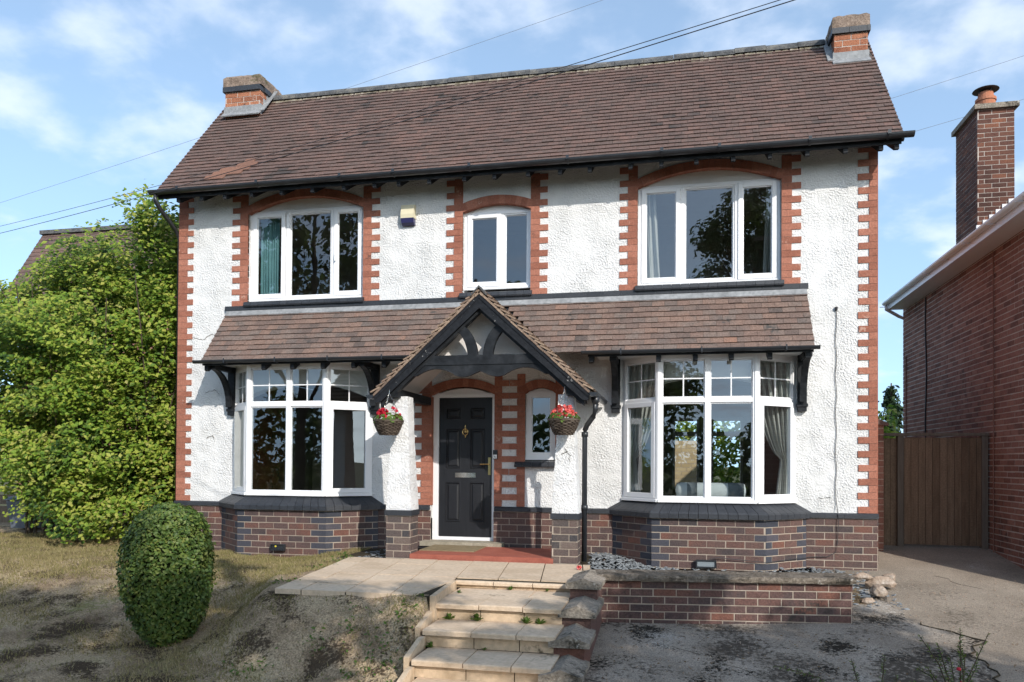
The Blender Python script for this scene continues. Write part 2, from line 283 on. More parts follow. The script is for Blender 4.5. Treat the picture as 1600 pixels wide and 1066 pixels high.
def bricks(mb, o, u, n, s0, s1, z0, z1, h=.0895, L=.232, gap=.011, d=.02, mi=0, mm=1, holes=(), jit=.0015, back=True, first=0, cm=None):
    """courses of real bricks on a vertical plane; o,u,n are (x,y); mortar face behind them"""
    o = V3((o[0], o[1], 0)); u = V3((u[0], u[1], 0)).normalized(); n = V3((n[0], n[1], 0)).normalized()
    rows = int(math.ceil((z1-z0)/h-1e-6))
    for r in range(rows):
        za = z1-(r+1)*h; zb = min(z1, za+h)-gap
        if zb-za < .02: continue
        x = s0-(L/2 if (r+first) % 2 else 0)
        while x < s1:
            a = max(x, s0); b = min(x+L, s1)
            x += L
            spans = [(a, b-gap if b < s1-1e-4 else b)]
            for (ha, hb, hz0, hz1) in holes:
                if zb <= hz0 or za >= hz1: continue
                ns = []
                for (p, q) in spans:
                    if q <= ha or p >= hb: ns.append((p, q)); continue
                    if p < ha: ns.append((p, ha))
                    if q > hb: ns.append((hb, q))
                spans = ns
            for (p, q) in spans:
                if q-p < .02: continue
                edge = cm is not None and (p-s0 < .01 or s1-q < .01) and not (q-p < .09 and random.random() < .3)
                dd = d+rnd(-jit, jit)
                j1, j2, j3 = rnd(-.0012, .0012), rnd(-.002, .002), rnd(-.0015, .0015)
                mb.hexa(o+u*(p+j2)+V3((0, 0, za+j1)), u*(q-p), V3((0, 0, zb-za+j3)), n*dd, cm if edge else mi, skip=(0,))
    if back:
        segs = [(s0, s1, z1-rows*h, z1)]
        for (ha, hb, hz0, hz1) in holes:
            ns = []
            for (p, q, a, b) in segs:
                if q <= ha or p >= hb or b <= hz0 or a >= hz1: ns.append((p, q, a, b)); continue
                if p < ha: ns.append((p, ha, a, b))
                if q > hb: ns.append((hb, q, a, b))
                if a < hz0: ns.append((max(p, ha), min(q, hb), a, hz0))
                if b > hz1: ns.append((max(p, ha), min(q, hb), hz1, b))
            segs = ns
        for (p, q, a, b) in segs:
            mb.hexa(o+u*p+V3((0, 0, a)), u*(q-p), V3((0, 0, b-a)), n*(d-.0045), mm)

def tiles(mb, o, u, up, length, slope, w=.165, gauge=.105, th=.013, lift=.02, keep=None, mi=0, jit=.004):
    """plain tiles: o = lower-left corner at the eave, u along the eave, up along the slope"""
    o, u, up = V3(o), V3(u).normalized(), V3(up).normalized(); n = u.cross(up).normalized()
    if n.z < 0: n = -n
    rows = int(round(slope/gauge)); gauge = slope/rows
    for r in range(rows):
        x = -(w/2 if r % 2 else 0)
        sag = 0.0
        while x < length-1e-4:
            a = max(x, 0); b = min(x+w, length); x += w
            if b-a < .02: continue
            c = o+u*((a+b)/2)+up*(gauge*(r+.5))
            if keep and not keep(c): continue
            dz = rnd(-.0025, .0035); lo = rnd(-jit, jit)
            hl = gauge*1.35 if r < rows-1 else gauge
            p = o+u*(a+.0015)+up*(gauge*r+lo); q = u*(b-a-.003)
            t0 = n*(lift+dz+rnd(0, .002)); t1 = n*.001
            mb.pts8([p+t0-n*th, p+q+t0-n*th, p+q+up*hl+t1-n*th, p+up*hl+t1-n*th, p+t0, p+q+t0+n*rnd(-.0015, .0015), p+q+up*hl+t1, p+up*hl+t1], mi)

def leaf(mb, c, n, size, asp=.55, mi=0, fold=.18):
    n = n.normalized()
    a = n.cross(V3((rnd(-1, 1), rnd(-1, 1), rnd(-1, 1))))
    if a.length < 1e-3: a = n.orthogonal()
    a.normalize(); b = n.cross(a)
    l = size; w = size*asp*.5; k = len(mb.v)
    mb.v += [tuple(c-a*l*.5), tuple(c+b*w+n*fold*w-a*l*.05), tuple(c+a*l*.5), tuple(c-b*w+n*fold*w-a*l*.05)]
    mb.f += [(k, k+1, k+2), (k, k+2, k+3)]; mb.m += [mi, mi]
def rdir():
    while True:
        v = V3((rnd(-1, 1), rnd(-1, 1), rnd(-1, 1)))
        if .05 < v.length < 1: return v.normalized()
def arc_pts(x0, x1, zs, rise, n=14):
    c = (x0+x1)/2; hw = (x1-x0)/2; rad = (hw*hw+rise*rise)/(2*rise); zc = zs+rise-rad; a = math.asin(hw/rad)
    return [(c+rad*math.sin(-a+2*a*i/n), zc+rad*math.cos(-a+2*a*i/n)) for i in range(n+1)], (c, zc, rad, a)

# =========================================================================== GROUND
def sstep(a, b, x):
    t = max(0, min(1, (x-a)/(b-a))); return t*t*(3-2*t)
def lerp(a, b, t): return a+(b-a)*t
def lawn_z(x, y):
    top = lerp(-.15, -.27, sstep(-.9, -2.9, x)); top = lerp(top, -.17, sstep(-4.2, -7.5, x))
    st = lerp(-3.82, -1.7, sstep(-.7, -2.0, x)); en = lerp(-4.62, -4.3, sstep(-.7, -2.0, x))
    t = max(0, min(1, (st-y)/(st-en))); t = lerp(t, t*t*(3-2*t), .5)
    low = -.74
    z = lerp(top, low, t)
    if y < en: z -= (en-y)*.12
    z += .018*math.sin(3.1*x+1.7*y)+.012*math.sin(7.3*x-4.1*y)+.009*math.sin(13*x+11*y)
    if x > -.98+.14*(-1.33-y)*0-(.0 if y > -3.5 else -.2) and y > -3.74 and y < -1.2 and x > -1.0-.14*(y+1.33): z -= .09
    elif x > -1.35 and y > -1.33: z -= .09
    if x > .8 and y < -2.7: z -= .35
    return max(z, -1.45)
def drive_z(x, y):
    z = -.235+.115*y if y < 0 else -.235+.12*min(y, 1.6)
    z -= .02*max(0, 5.0-x)*0
    return max(z, -1.42)+.006*math.sin(2.3*x+1.1*y)
def grid(mb, xs, ys, zf):
    k = len(mb.v); nx, ny = len(xs), len(ys)
    for y in ys:
        for x in xs: mb.v.append((x, y, zf(x, y)))
    for j in range(ny-1):
        for i in range(nx-1):
            a = k+j*nx+i; mb.f.append((a, a+1, a+nx+1, a+nx)); mb.m.append(0)
def frange(a, b, st):
    n = max(1, int(round((b-a)/st))); return [a+(b-a)*i/n for i in range(n+1)]
g = MB(); g.face([(-900, -900, -1.62), (900, -900, -1.62), (900, 900, -1.62), (-900, 900, -1.62)]); kind(obj('ground', g, 'groundfar'), 'structure')
g = MB(); grid(g, frange(-14, .96, .07), frange(-8, 6.0, .08), lawn_z); kind(obj('lawn', g, 'soil', smooth=True), 'structure')
g = MB(); grid(g, frange(2.02, 14, .2), frange(-9.3, 2.4, .2), drive_z)
kind(obj('driveway', g, 'drive', smooth=True), 'structure')
# the older stained concrete apron in front of the planter, laid over the drive
ap = MB()
poly = [(2.3, -9.2), (2.3, -2.5), (4.9, -2.1), (5.6, -2.35), (5.35, -3.2), (5.6, -4.4), (6.2, -5.6), (6.8, -9.2)]
def edge_x(y):
    pts = [(-2.1, 5.35), (-2.6, 5.75), (-3.2, 5.55), (-4.4, 5.7), (-5.6, 6.2), (-9.2, 6.8)]
    for (ya, xa), (yb, xb) in zip(pts, pts[1:]):
        if yb <= y <= ya: return lerp(xa, xb, (ya-y)/(ya-yb))
    return 5.3
ysn = frange(-9.2, -1.2, .2); nx = 22
for y in ysn:
    ex = edge_x(y)+.05*math.sin(9*y)+.04*math.sin(23*y)
    for i in range(nx+1):
        x = lerp(2.25, ex, i/nx); ap.v.append((x, y, drive_z(x, y)+.022*(1 if i < nx else .25)))
for j in range(len(ysn)-1):
    for i in range(nx): a = j*(nx+1)+i; ap.f.append((a, a+1, a+nx+2, a+nx+1)); ap.m.append(0)
kind(obj('concrete_apron', ap, 'concrete', smooth=True), 'structure')
g = MB(); g.box(-60, 60, -16.5, -9.3, -1.75, -1.5); kind(obj('road', g, 'asphalt'), 'structure')
g = MB(); grid(g, frange(-60, 60, 2), frange(-60, -16.5, 2), lambda x, y: -1.45+.03*(-16.5-y)); kind(obj('verge', g, 'groundfar'), 'structure')
g = MB(); g.box(.9, 2.35, -9.3, -5.0, -1.6, -.81); kind(obj('lower_path', g, 'slabdirt'), 'structure')

# ---- flagged path
def clip(poly, px, py, nx_, ny_):
    out = []
    for i in range(len(poly)):
        a, b = poly[i], poly[(i+1) % len(poly)]
        da = (a[0]-px)*nx_+(a[1]-py)*ny_; db = (b[0]-px)*nx_+(b[1]-py)*ny_
        if da >= 0: out.append(a)
        if da*db < 0: t = da/(da-db); out.append((lerp(a[0], b[0], t), lerp(a[1], b[1], t)))
    return out
def area(p): return abs(sum(p[i][0]*p[(i+1) % len(p)][1]-p[(i+1) % len(p)][0]*p[i][1] for i in range(len(p))))/2
pm = MB(); bed = MB()
rows = [(-1.33, -1.80), (-1.80, -2.26), (-2.26, -2.70), (-2.70, -3.06), (-3.06, -3.44), (-3.44, -3.84)]
for (ya, yb) in rows:
    for c in range(-6, 8):
        x0 = .525+.455*(c-1); x1 = x0+.455
        sh = lambda x, y: (x+.135*(-1.36-y), y)
        P = [sh(x0+.006, yb+.005), sh(x1-.006, yb+.005), sh(x1-.006, ya-.005), sh(x0+.006, ya-.005)]
        P = clip(P, -1.13, -1.33, 1, .14)          # outer splayed edge
        if yb < -2.75: P = clip(P, .735, -2.8, -1, .09) if P else P
        if len(P) >= 3 and yb > -2.75: P = clip(P, 1.98, 0, -1, 0)
        if len(P) < 3 or area(P) < .006: continue
        z = -.12+rnd(-.003, .003)
        if yb < -2.72 and max(p[0] for p in P) > .9: continue
        pm.prism([(x, y, z-.05) for x, y in P], (0, 0, .05))
path_poly = [(-1.13, -1.33), (1.97, -1.33), (1.97, -2.81), (.735, -2.81), (.83, -3.83), (-.78, -3.83)]
bed.prism([(x, y, -.5) for x, y in path_poly], (0, 0, .368))
pth = kind(obj('path', pm, 'slab'), 'structure')
kind(obj('path_bedding', bed, 'joint'), 'structure')

# ---- steps
steps = thing('garden_steps', 'flight of buff slab garden steps with weeds growing in the joints', 'steps', (1.4, -3.9, -.65))
def tread(xl, xr, yb, yf, z, joints, th=.045):
    xs = [xl]+joints+[xr]
    for a, b in zip(xs, xs[1:]):
        t = MB(); zz = z+rnd(-.004, .004); e = .012; yf2 = yf-.018+rnd(-.006, .006)
        a2, b2 = a+.004, b-.004
        t.prism([(a2, yb, zz), (a2, yf2+e, zz), (a2, yf2+.003, zz-e*.4), (a2, yf2, zz-e), (a2, yf2, zz-th), (a2, yb, zz-th)], (b2-a2, 0, 0))
        obj('tread', t, 'slab', steps)
def riser(xl, xr, y, z0, z1, joints):
    xs = [xl]+joints+[xr]
    for a, b in zip(xs, xs[1:]):
        t = MB(); t.box(a+.004, b-.004, y, y+.04, z0, z1); obj('riser', t, 'slabdirt', steps)
core = MB()
core.box(.76, 2.0, -3.72, -2.86, -.8, -.25); core.box(.82, 2.02, -4.17, -3.72, -.9, -.40); core.box(.88, 2.05, -4.6, -4.17, -1, -.55); core.box(.9, 2.08, -5.0, -4.6, -1.2, -.70)
obj('core', core, 'joint', steps)
riser(.735, 1.98, -2.85, -.2, -.168, [1.155, 1.565])
t = MB()
for a, b in ((.735, 1.155), (1.155, 1.565), (1.565, 1.98)): t.prism([(a+.004, -2.83, -.125), (a+.004, -2.875, -.125), (a+.004, -2.885, -.14), (a+.004, -2.885, -.165), (a+.004, -2.83, -.165)], (b-a-.008, 0, 0))
obj('tread_edge', t, 'slab', steps)
tread(.79, 1.99, -2.85, -3.28, -.2, [1.19, 1.60]); tread(.80, 2.0, -3.285, -3.765, -.2, [1.235, 1.645])
riser(.81, 2.0, -3.735, -.35, -.247, [1.24, 1.65])
tread(.845, 2.02, -3.74, -4.215, -.35, [1.285, 1.68])
riser(.855, 2.02, -4.185, -.5, -.397, [1.30, 1.70])
tread(.9, 2.05, -4.19, -4.645, -.5, [1.335, 1.73])
riser(.91, 2.05, -4.615, -.65, -.547, [1.35, 1.75])
tread(.94, 2.08, -4.62, -5.05, -.65, [1.38, 1.77])
riser(.95, 2.08, -5.02, -.82, -.697, [1.38, 1.77])
for (x, ya, yb, z) in ((.8, -3.76, -4.2, -.24), (.855, -4.2, -4.63, -.39), (.905, -4.63, -5.05, -.54)):
    t = MB(); t.prism([(x-.03, ya, z-.3), (x-.03, ya, z-.02), (x-.03, ya-.1, z-.02), (x-.03+.0, yb, z-.1), (x-.03, yb, z-.3)], (.045, 0, 0)); obj('side_slab', t, 'slabdirt', steps)
for x, ya, yb in ((.745, -2.86, -3.84),):
    t = MB(); t.prism([(x-.04, ya, -.4), (x-.04, ya, -.125), (x+.04, yb, -.125), (x+.04, yb, -.4)], (.05, 0, 0)); obj('side_slab', t, 'slabdirt', steps)

# ---- stepped side wall with saddle copings
sw = thing('stepped_wall', 'low stepped wall beside the garden steps capped with lichen covered saddle stones', 'wall', (2.12, -3.8, -.8))
wb = MB()
blocks = [(-2.55, -3.24, -.105), (-3.0, -3.78, -.275), (-3.7, -4.24, -.435), (-4.15, -4.7, -.6), (-4.6, -5.15, -.76)]
for i, (ya, yb, z) in enumerate(blocks):
    yy = blocks[i+1][1] if i+1 < len(blocks) else yb-.3
    wb.box(1.995, 2.255, yb+.05, ya if i == 0 else blocks[i-1][1]+.05, -1.3, z)
obj('wall_core', wb, 'plinthbrick', sw)
for i, (ya, yb, z) in enumerate(blocks):
    c = MB(); xa, xb = 1.955+rnd(-.01, .01), 2.295+rnd(-.01, .01); xm = (xa+xb)/2; nseg = 5; prof = []
    ny = 6
    for j in range(ny+1):
        y = lerp(ya, yb, j/ny); w_ = rnd(-.006, .006)
        for (x, zz) in ((xa, z), (xa+rnd(-.006, .006), z+.05), (lerp(xa, xm, .5), z+.076), (xm, z+.105), (lerp(xm, xb, .5), z+.074), (xb+rnd(-.006, .006), z+.048), (xb, z)):
            c.v.append((x+w_*.5, y+rnd(-.006, .006), zz+(rnd(-.006, .006) if zz > z else 0)))
    for j in range(ny):
        for q in range(6): a = j*7+q; c.f.append((a, a+1, a+8, a+7)); c.m.append(0)
    c.f.append(tuple(range(7))); c.m.append(0); c.f.append(tuple(ny*7+q for q in range(7))[::-1]); c.m.append(0)
    obj('coping_stone', c, 'coping', sw)

# ---- brick planter wall
pw = thing('planter_wall', 'low dark brick retaining wall with lichened flat coping below the right bay', 'wall', (3.45, -2.5, -.6))
m = MB(); A = V3((2.2, -2.72, 0)); B = V3((4.71, -2.36, 0)); u = (B-A).normalized(); n = V3((u.y, -u.x, 0)); LW = (B-A).length
bricks(m, A-n*.02, u, n, 0, LW, -1.0, -.085, h=.0775, L=.232, d=.02)
m.hexa(A-n*.25+V3((0, 0, -1)), u*LW, n*.23, V3((0, 0, .9)), 1)
bricks(m, B-n*.0, -n, u, 0, .25, -1.0, -.085, h=.0775, d=.012)
obj('brickwork', m, [mat('planter_brick', [(.045, .036, .038), (.098, .06, .055), (.13, .068, .057), (.078, .055, .053), (.16, .07, .05), (.108, .062, .055)], .8, .25, island=.75, scale=5, bump=.005, bscale=70, fine=.28, blotch=[((.05, .04, .036), 2.5, 20, 1.0, 1.15)]), 'mortar'], pw)
m = MB(); ns = 24
for i in range(ns+1):
    p = A+u*lerp(-.02, LW+.03, i/ns); w = .006
    for (d_, z) in ((.05, -.082), (.055, -.05), (.045, -.026), (-.26, -.01), (-.27, -.08)):
        q = p+n*(d_+rnd(-w, w)); m.v.append((q.x, q.y, z+rnd(-.005, .005)))
for i in range(ns):
    for q in range(4): a = i*5+q; m.f.append((a, a+1, a+6, a+5)); m.m.append(0)
    m.f.append((i*5+4, i*5, i*5+5, i*5+9)); m.m.append(0)
m.f.append((0, 1, 2, 3, 4)); m.m.append(0); m.f.append(tuple(ns*5+q for q in range(5))[::-1]); m.m.append(0)
obj('coping', m, mat('dark_coping', [(.085, .07, .055), (.145, .12, .095), (.22, .185, .15)], .95, .1, scale=5, detail=8, nrough=.72, bump=.012, bscale=40, fine=.3, fscale=40, blotch=[((.04, .035, .028), 4, 25, .95, 1.12), ((.36, .34, .3), 7, 40, 1.08, 1.16)]), pw)
g = MB(); g.prism([(1.9, -.02, -.5), (1.9, -2.5, -.5), (2.3, -2.46, -.5), (4.66, -2.14, -.5), (4.7, -.02, -.5)], (0, 0, .265))
grid(g, frange(4.66, 5.48, .1), frange(-2.12, -.02, .1), lambda x, y: lerp(-.238, drive_z(x, y)-.02, max(sstep(4.66, 5.25, x), sstep(-1.0, -1.9, y))))
kind(obj('planting_bed', g, 'soil'), 'structure')
kind(obj('planting_bed', g, 'soil'), 'structure')
g = MB(); g.prism([(-1.35, -.02, -.5), (-1.35, -1.25, -.5), (1.9, -1.25, -.5), (1.9, -.02, -.5)], (0, 0, .345)); kind(obj('porch_bed', g, 'joint'), 'structure')
# slate chippings
g = MB()
def chips(n, xr, yr, zf, smin=.02, smax=.055, ok=None):
    for _ in range(n):
        x, y = rnd(*xr), rnd(*yr)
        if ok and not ok(x, y): continue
        z = zf(x, y)+rnd(0, .02); s = rnd(smin, smax); a = rnd(0, 6.28); d = V3((math.cos(a), math.sin(a), rnd(-.35, .35))); e = d.cross(V3((rnd(-.3, .3), rnd(-.3, .3), 1))).normalized(); nn = d.cross(e).normalized()
        g.hexa(V3((x, y, z)), d*s, e*s*rnd(.5, .9), nn*.008)
inbay = lambda x, y: not (2.1+(-y)*1.0 < x < 4.68+y*1.0 and y > -.55)
chips(1500, (1.88, 3.0), (-2.3, -.05), lambda x, y: -.235+.10*sstep(-1.6, -.2, y)*sstep(2.9, 2.0, x), ok=inbay)
chips(420, (2.8, 4.7), (-2.2, -.05), lambda x, y: -.235, ok=inbay)
chips(200, (4.1, 4.9), (-1.5, -.3), lambda x, y: -.235, ok=inbay)
chips(260, (-1.7, -.65), (-1.25, -.1), lambda x, y: -.155-.08*sstep(-1.0, -1.7, x))
chips(420, (4.68, 5.4), (-1.9, -.05), lambda x, y: lerp(-.24, drive_z(x, y)-.01, max(sstep(4.66, 5.25, x), sstep(-1.0, -1.9, y))))
kind(tag(obj('slate_chippings', g, 'slate'), 'grey slate chippings spread along the foot of the house wall', 'gravel'), 'stuff')
# rocks
def rock(x, y, z, s, label):
    m = MB(); bm = bmesh.new(); bmesh.ops.create_icosphere(bm, subdivisions=2, radius=1)
    sx, sy, sz = s; ph = rnd(0, 6)
    for v in bm.verts:
        k = 1+.16*math.sin(3*v.co.x+ph)+.14*math.sin(4*v.co.y-ph)+.1*math.sin(5*v.co.z+2*ph)+rnd(-.06, .06)
        m.v.append((x+v.co.x*sx*k, y+v.co.y*sy*k, z+max(-.5, v.co.z)*sz*k))
    for f in bm.faces: m.f.append(tuple(v.index for v in f.verts)); m.m.append(0)
    bm.free(); tag(obj('rock', m, 'rock', loc=(x, y, z)), label, 'rock', 'rocks edging the drive')
rock(5.2, -1.35, -.3, (.11, .08, .07), 'tan garden rock at the drive edge, the lowest and nearest one')
rock(5.33, -.9, -.27, (.14, .1, .08), 'large grey garden rock at the drive edge behind the tan rock')
rock(5.5, -.55, -.25, (.07, .06, .05), 'small pale rock near the house corner')
rock(5.04, -1.6, -.38, (.06, .05, .045), 'little brown rock beside the end of the planter wall')
rock(5.12, -.95, -.2, (.09, .06, .05), 'flat rock among the slate at the planter end')

# =========================================================================== THE HOUSE
H = thing('detached_house', 'white roughcast detached house with red brick quoins, tiled roof, two bays and a gabled porch', 'house', (.43, 0, -.3))
XL, XR = -4.63, 5.50; ZE = 5.22
C = .0895
# openings: (x0,x1,z0,zspring,rise)
WIN = [(-3.44, -1.556, 3.5, 4.885, .215), (-.027, .967, 3.54, 4.70, .10), (2.457, 4.33, 3.5, 4.88, .205)]
DOOR = (-.475, .461, -.05, 2.055, .12); SIDE = (.905, 1.336, 1.13, 2.07, .085)
BAYS = [(-3.6, -1.43), (2.31, 4.47)]
outer = [(XL, .3), (XR, .3), (XR, ZE), (XL, ZE)]
holes = []
for (a, b, z0, zs, rise) in WIN+[SIDE]:
    ap_, _ = arc_pts(a, b, zs+.03, rise); holes.append([(a, z0)]+[(x, z) for x, z in ap_]+[(b, z0)])
ap_, _ = arc_pts(DOOR[0], DOOR[1], DOOR[3]+.045, DOOR[4])
# the door breaks the lower edge
outer = [(XL, .3), (DOOR[0], .3)]+ap_+[(DOOR[1], .3), (XR, .3), (XR, ZE), (XL, ZE)]
for a, b in BAYS: holes.append([(a, .6), (a, 2.52), (b, 2.52), (b, .6)])
fw = MB()
loops = [[V3((x, z, 0)) for x, z in lp] for lp in [outer]+holes]
flat = [p for lp in loops for p in lp]
for t in tessellate_polygon(loops):
    a, b, c = [flat[i] for i in t]
    if (b-a).cross(c-a).z < 0: b, c = c, b
    fw.face([(p.x, 0, p.y) for p in (a, b, c)]); fw.face([(p.x, .26, p.y) for p in (a, c, b)])
for lp in [outer]+holes:
    for i in range(len(lp)):
        (x0, z0), (x1, z1) = lp[i], lp[(i+1) % len(lp)]
        fw.face([(x0, 0, z0), (x1, 0, z1), (x1, .26, z1), (x0, .26, z0)])
obj('front_wall', fw, 'render', H)
# other walls
sd = MB(); sd.box(XL, XL+.26, .26, 2.86, -.6, ZE); sd.prism([(XL, -.0, ZE), (XL, 2.86, ZE), (XL, 1.43, 7.0)], (.26, 0, 0)); obj('side_wall', sd, 'redbrick', H)
sd = MB(); sd.box(XR-.26, XR, .26, 2.86, -.6, ZE); sd.prism([(XR, -.0, ZE), (XR, 2.86, ZE), (XR, 1.43, 7.0)], (-.26, 0, 0)); obj('side_wall', sd, 'redbrick', H)
rw = MB()   # rear wall (upper), ground floor runs on into a rear extension
rw.box(XL+.26, XR-.26, 2.62, 2.86, 2.6, ZE); obj('rear_wall', rw, 'room', H)
ex = MB(); ex.box(XL, XL+.2, 2.86, 5.2, -.6, 2.6); ex.box(XR-.2, XR, 2.86, 5.2, -.6, 2.6)
ex.box(XL+.2, 2.9, 5.0, 5.2, -.6, 2.6); ex.box(4.25, XR-.2, 5.0, 5.2, -.6, 2.6); ex.box(2.9, 4.25, 5.0, 5.2, -.6, .6); ex.box(2.9, 4.25, 5.0, 5.2, 2.02, 2.6); ex.box(3.42, 3.64, 5.0, 5.2, .6, 2.02)
obj('rear_extension', ex, 'room', H)
ex = MB(); [(ex.box(a, b, 5.02, 5.1, 1.66, 1.75), ex.box(a, b, 5.02, 5.1, 1.96, 2.02), ex.box(a, b, 5.02, 5.1, .6, .66), ex.box(a, a+.05, 5.02, 5.1, .66, 1.66), ex.box(b-.05, b, 5.02, 5.1, .66, 1.66), ex.box(a, a+.05, 5.02, 5.1, 1.75, 1.96), ex.box(b-.05, b, 5.02, 5.1, 1.75, 1.96)) for a, b in ((2.9, 3.42), (3.64, 4.25))]
obj('rear_window_frame', ex, 'upvc', H)
fl = MB(); fl.box(XL+.27, XR-.27, .27, 5.0, 2.62, 2.74); fl.box(XL+.21, XR-.21, 2.9, 5.19, 2.6, 2.7); obj('room_ceiling', fl, 'room', H)
fl = MB(); fl.box(XL+.27, XR-.27, .27, 5.0, -.4, -.0); obj('room_floor', fl, 'roomfloor', H)
pt = MB()
for x in (-.95, 1.72): pt.box(x, x+.1, .27, 5.0, 0.002, 2.615)
for x in (-1.3, 1.9): pt.box(x, x+.1, .27, 2.6, 2.745, ZE)
pt.box(XL+.27, -.96, 4.0, 4.1, .002, 2.615); pt.box(-.84, 1.71, 3.0, 3.1, .002, 2.615); pt.box(XL+.27, XR-.27, .27, 2.6, 5.12, 5.2)
obj('room_wall', pt, 'room', H)
for (a, b) in BAYS:    # inner arch over each bay opening
    am = MB(); pts, _ = arc_pts(a+.02, b-.02, 2.04, .24)
    am.prism([(x, .02, z) for x, z in pts]+[(b-.02, .02, 2.515), (a+.02, .02, 2.515)], (0, .22, 0)); obj('bay_arch', am, 'white', H)

# ---- quoins and brick surrounds
def teeth(mb, x, sgn, sh, lo, z0, z1, start=1, proud=.012, y=0.0):
    """toothed brick edge: x = arris, bricks run in direction sgn"""
    k = 0; z = z0
    while z < z1-.03:
        zz = min(z+C, z1); w = lo if (k+start) % 2 else sh
        w2 = w+rnd(-.006, .006); pr = proud+rnd(-.0015, .0015); ga = .006
        a, b = (x, x+sgn*w2); a, b = min(a, b), max(a, b)
        mb.box(a, b, y-pr, y+.03, z+ga*.5, zz-ga*.5, 0)
        z = zz; k += 1
    w = sh-.004; a, b = min(x, x+sgn*w), max(x, x+sgn*w); mb.box(a+.002, b-.002, y-proud+.004, y+.028, z0, z1, 1)
def voussoirs(mb, x0, x1, zs, rise, th, y=0.0, proud=.015, deep=.1):
    pts, (c, zc, rad, a) = arc_pts(x0, x1, zs, rise); n = max(7, int(2*a*rad/.078))
    for i in range(n):
        t0 = -a+2*a*i/n+.0012/rad*1.5; t1 = -a+2*a*(i+1)/n-.0012/rad*1.5
        P = [(c+r_*math.sin(t), zc+r_*math.cos(t)) for r_, t in ((rad, t0), (rad, t1), (rad+th, t1), (rad+th, t0))]
        pr = proud+rnd(-.0015, .0015)
        mb.prism([(x, y-pr, z) for x, z in P], (0, pr+deep, 0), 0)
    P = [(c+(rad+.003)*math.sin(-a+2*a*i/12), zc+(rad+.003)*math.cos(-a+2*a*i/12)) for i in range(13)]+[(c+(rad+th-.003)*math.sin(a-2*a*i/12), zc+(rad+th-.003)*math.cos(a-2*a*i/12)) for i in range(13)]
    mb.prism([(x, y-proud+.004, z) for x, z in P], (0, .09, 0), 1)
q = MB(); teeth(q, XL, 1, .15, .25, .486, ZE-.02, start=1); q.box(XL-.012, XL-.001, 0.0, .24, .486, ZE-.02, 0)
obj('corner_quoin', q, ['terracotta', 'mortar_red'], H)
q = MB(); teeth(q, XR, -1, .098, .228, .486, ZE-.02, start=1); q.box(XR+.001, XR+.012, 0.0, .24, .486, ZE-.02, 0)
obj('corner_quoin', q, ['terracotta', 'mortar_red'], H)

def frame_ring(mb, x0, x1, z0, z1, y, w, d):
    """rectangular frame, butt jointed, chamfered inner edge by a thin bead"""
    mb.box(x0, x0+w, y, y+d, z0, z1); mb.box(x1-w, x1, y, y+d, z0, z1)
    mb.box(x0+w, x1-w, y, y+d, z0, z0+w); mb.box(x0+w, x1-w, y, y+d, z1-w, z1)
    b = .012
    for (a0, a1, c0, c1) in ((x0+w, x0+w+b, z0+w, z1-w), (x1-w-b, x1-w, z0+w, z1-w), (x0+w+b, x1-w-b, z0+w, z0+w+b), (x0+w+b, x1-w-b, z1-w-b, z1-w)):
        mb.box(a0, a1, y+.018, y+d-.002, c0, c1)
def pane(x0, x1, z0, z1, y, par):
    m = MB(); m.face([(x0, y, z0), (x1, y, z0), (x1, y, z1), (x0, y, z1)]); return obj('pane', m, 'glass', par)
def handle(mb, x, y, z):
    mb.box(x-.012, x+.012, y-.012, y, z-.03, z+.03); mb.box(x-.009, x+.009, y-.03, y-.0125, z-.09, z+.02)

def window(W_, lights, ztop, zbot, names, panel):
    (x0, x1, z0, zs, rise) = W_; y = .07; f = MB()
    # outer frame
    fw_ = .045
    f.box(x0+.004, x0+.004+fw_, y, y+.07, zbot, ztop); f.box(x1-.004-fw_, x1-.004, y, y+.07, zbot, ztop)
    f.box(x0+.004+fw_, x1-.004-fw_, y, y+.07, ztop-fw_, ztop); f.box(x0+.004+fw_, x1-.004-fw_, y, y+.07, zbot, zbot+fw_)
    f.box(x0+.002, x1-.002, y-.03, y-.0005, zbot-.012, zbot+.022)
    panes = []
    for i, (a, b, sash) in enumerate(lights):
        la, lb = a, b
        if i > 0:
            f.box(a-.022, a+.0, y+.001, y+.069, zbot+fw_, ztop-fw_); f.box(a-.044+.0001, a-.0221, y+.0005, y+.0695, zbot+fw_, ztop-fw_)
        lo, hi = zbot+fw_, ztop-fw_
        if sash:
            frame_ring(f, la, lb, lo-.012, hi+.012, y-.016, .062, .05); panes.append((la+.07, lb-.07, lo+.055, hi-.055, y+.012))
        else:
            frame_ring(f, la, lb, lo-.001, hi+.001, y+.012, .02, .05); panes.append((la+.025, lb-.025, lo+.025, hi-.025, y+.04))
    o = obj('window', f, 'upvc', H)
    bv = o.modifiers.new('b', 'BEVEL'); bv.width = .004; bv.segments = 2
    for p in panes: pane(*p, o)
    a, _ = arc_pts(x0, x1, zs, rise); am = MB(); am.prism([(x, .09, z) for x, z in a if z > ztop+.001]+[(x1, .09, ztop+.001), (x0, .09, ztop+.001)], (0, .05, 0)); obj('arch_panel', am, panel, o)
    return o
W1 = window(WIN[0], [(-3.39, -2.855, True), (-2.80, -2.10, False), (-2.055, -1.605, True)], 4.935, 3.56, None, 'gable')
W2 = window(WIN[1], [(.025, .52, True), (.562, .918, False)], 4.715, 3.60, None, 'white')
W3 = window(WIN[2], [(2.506, 3.03, True), (3.075, 3.74, False), (3.785, 4.28, True)], 4.915, 3.55, None, 'gable')
m = MB(); handle(m, -2.02, .052, 4.2); obj('handle', m, 'white', W1)
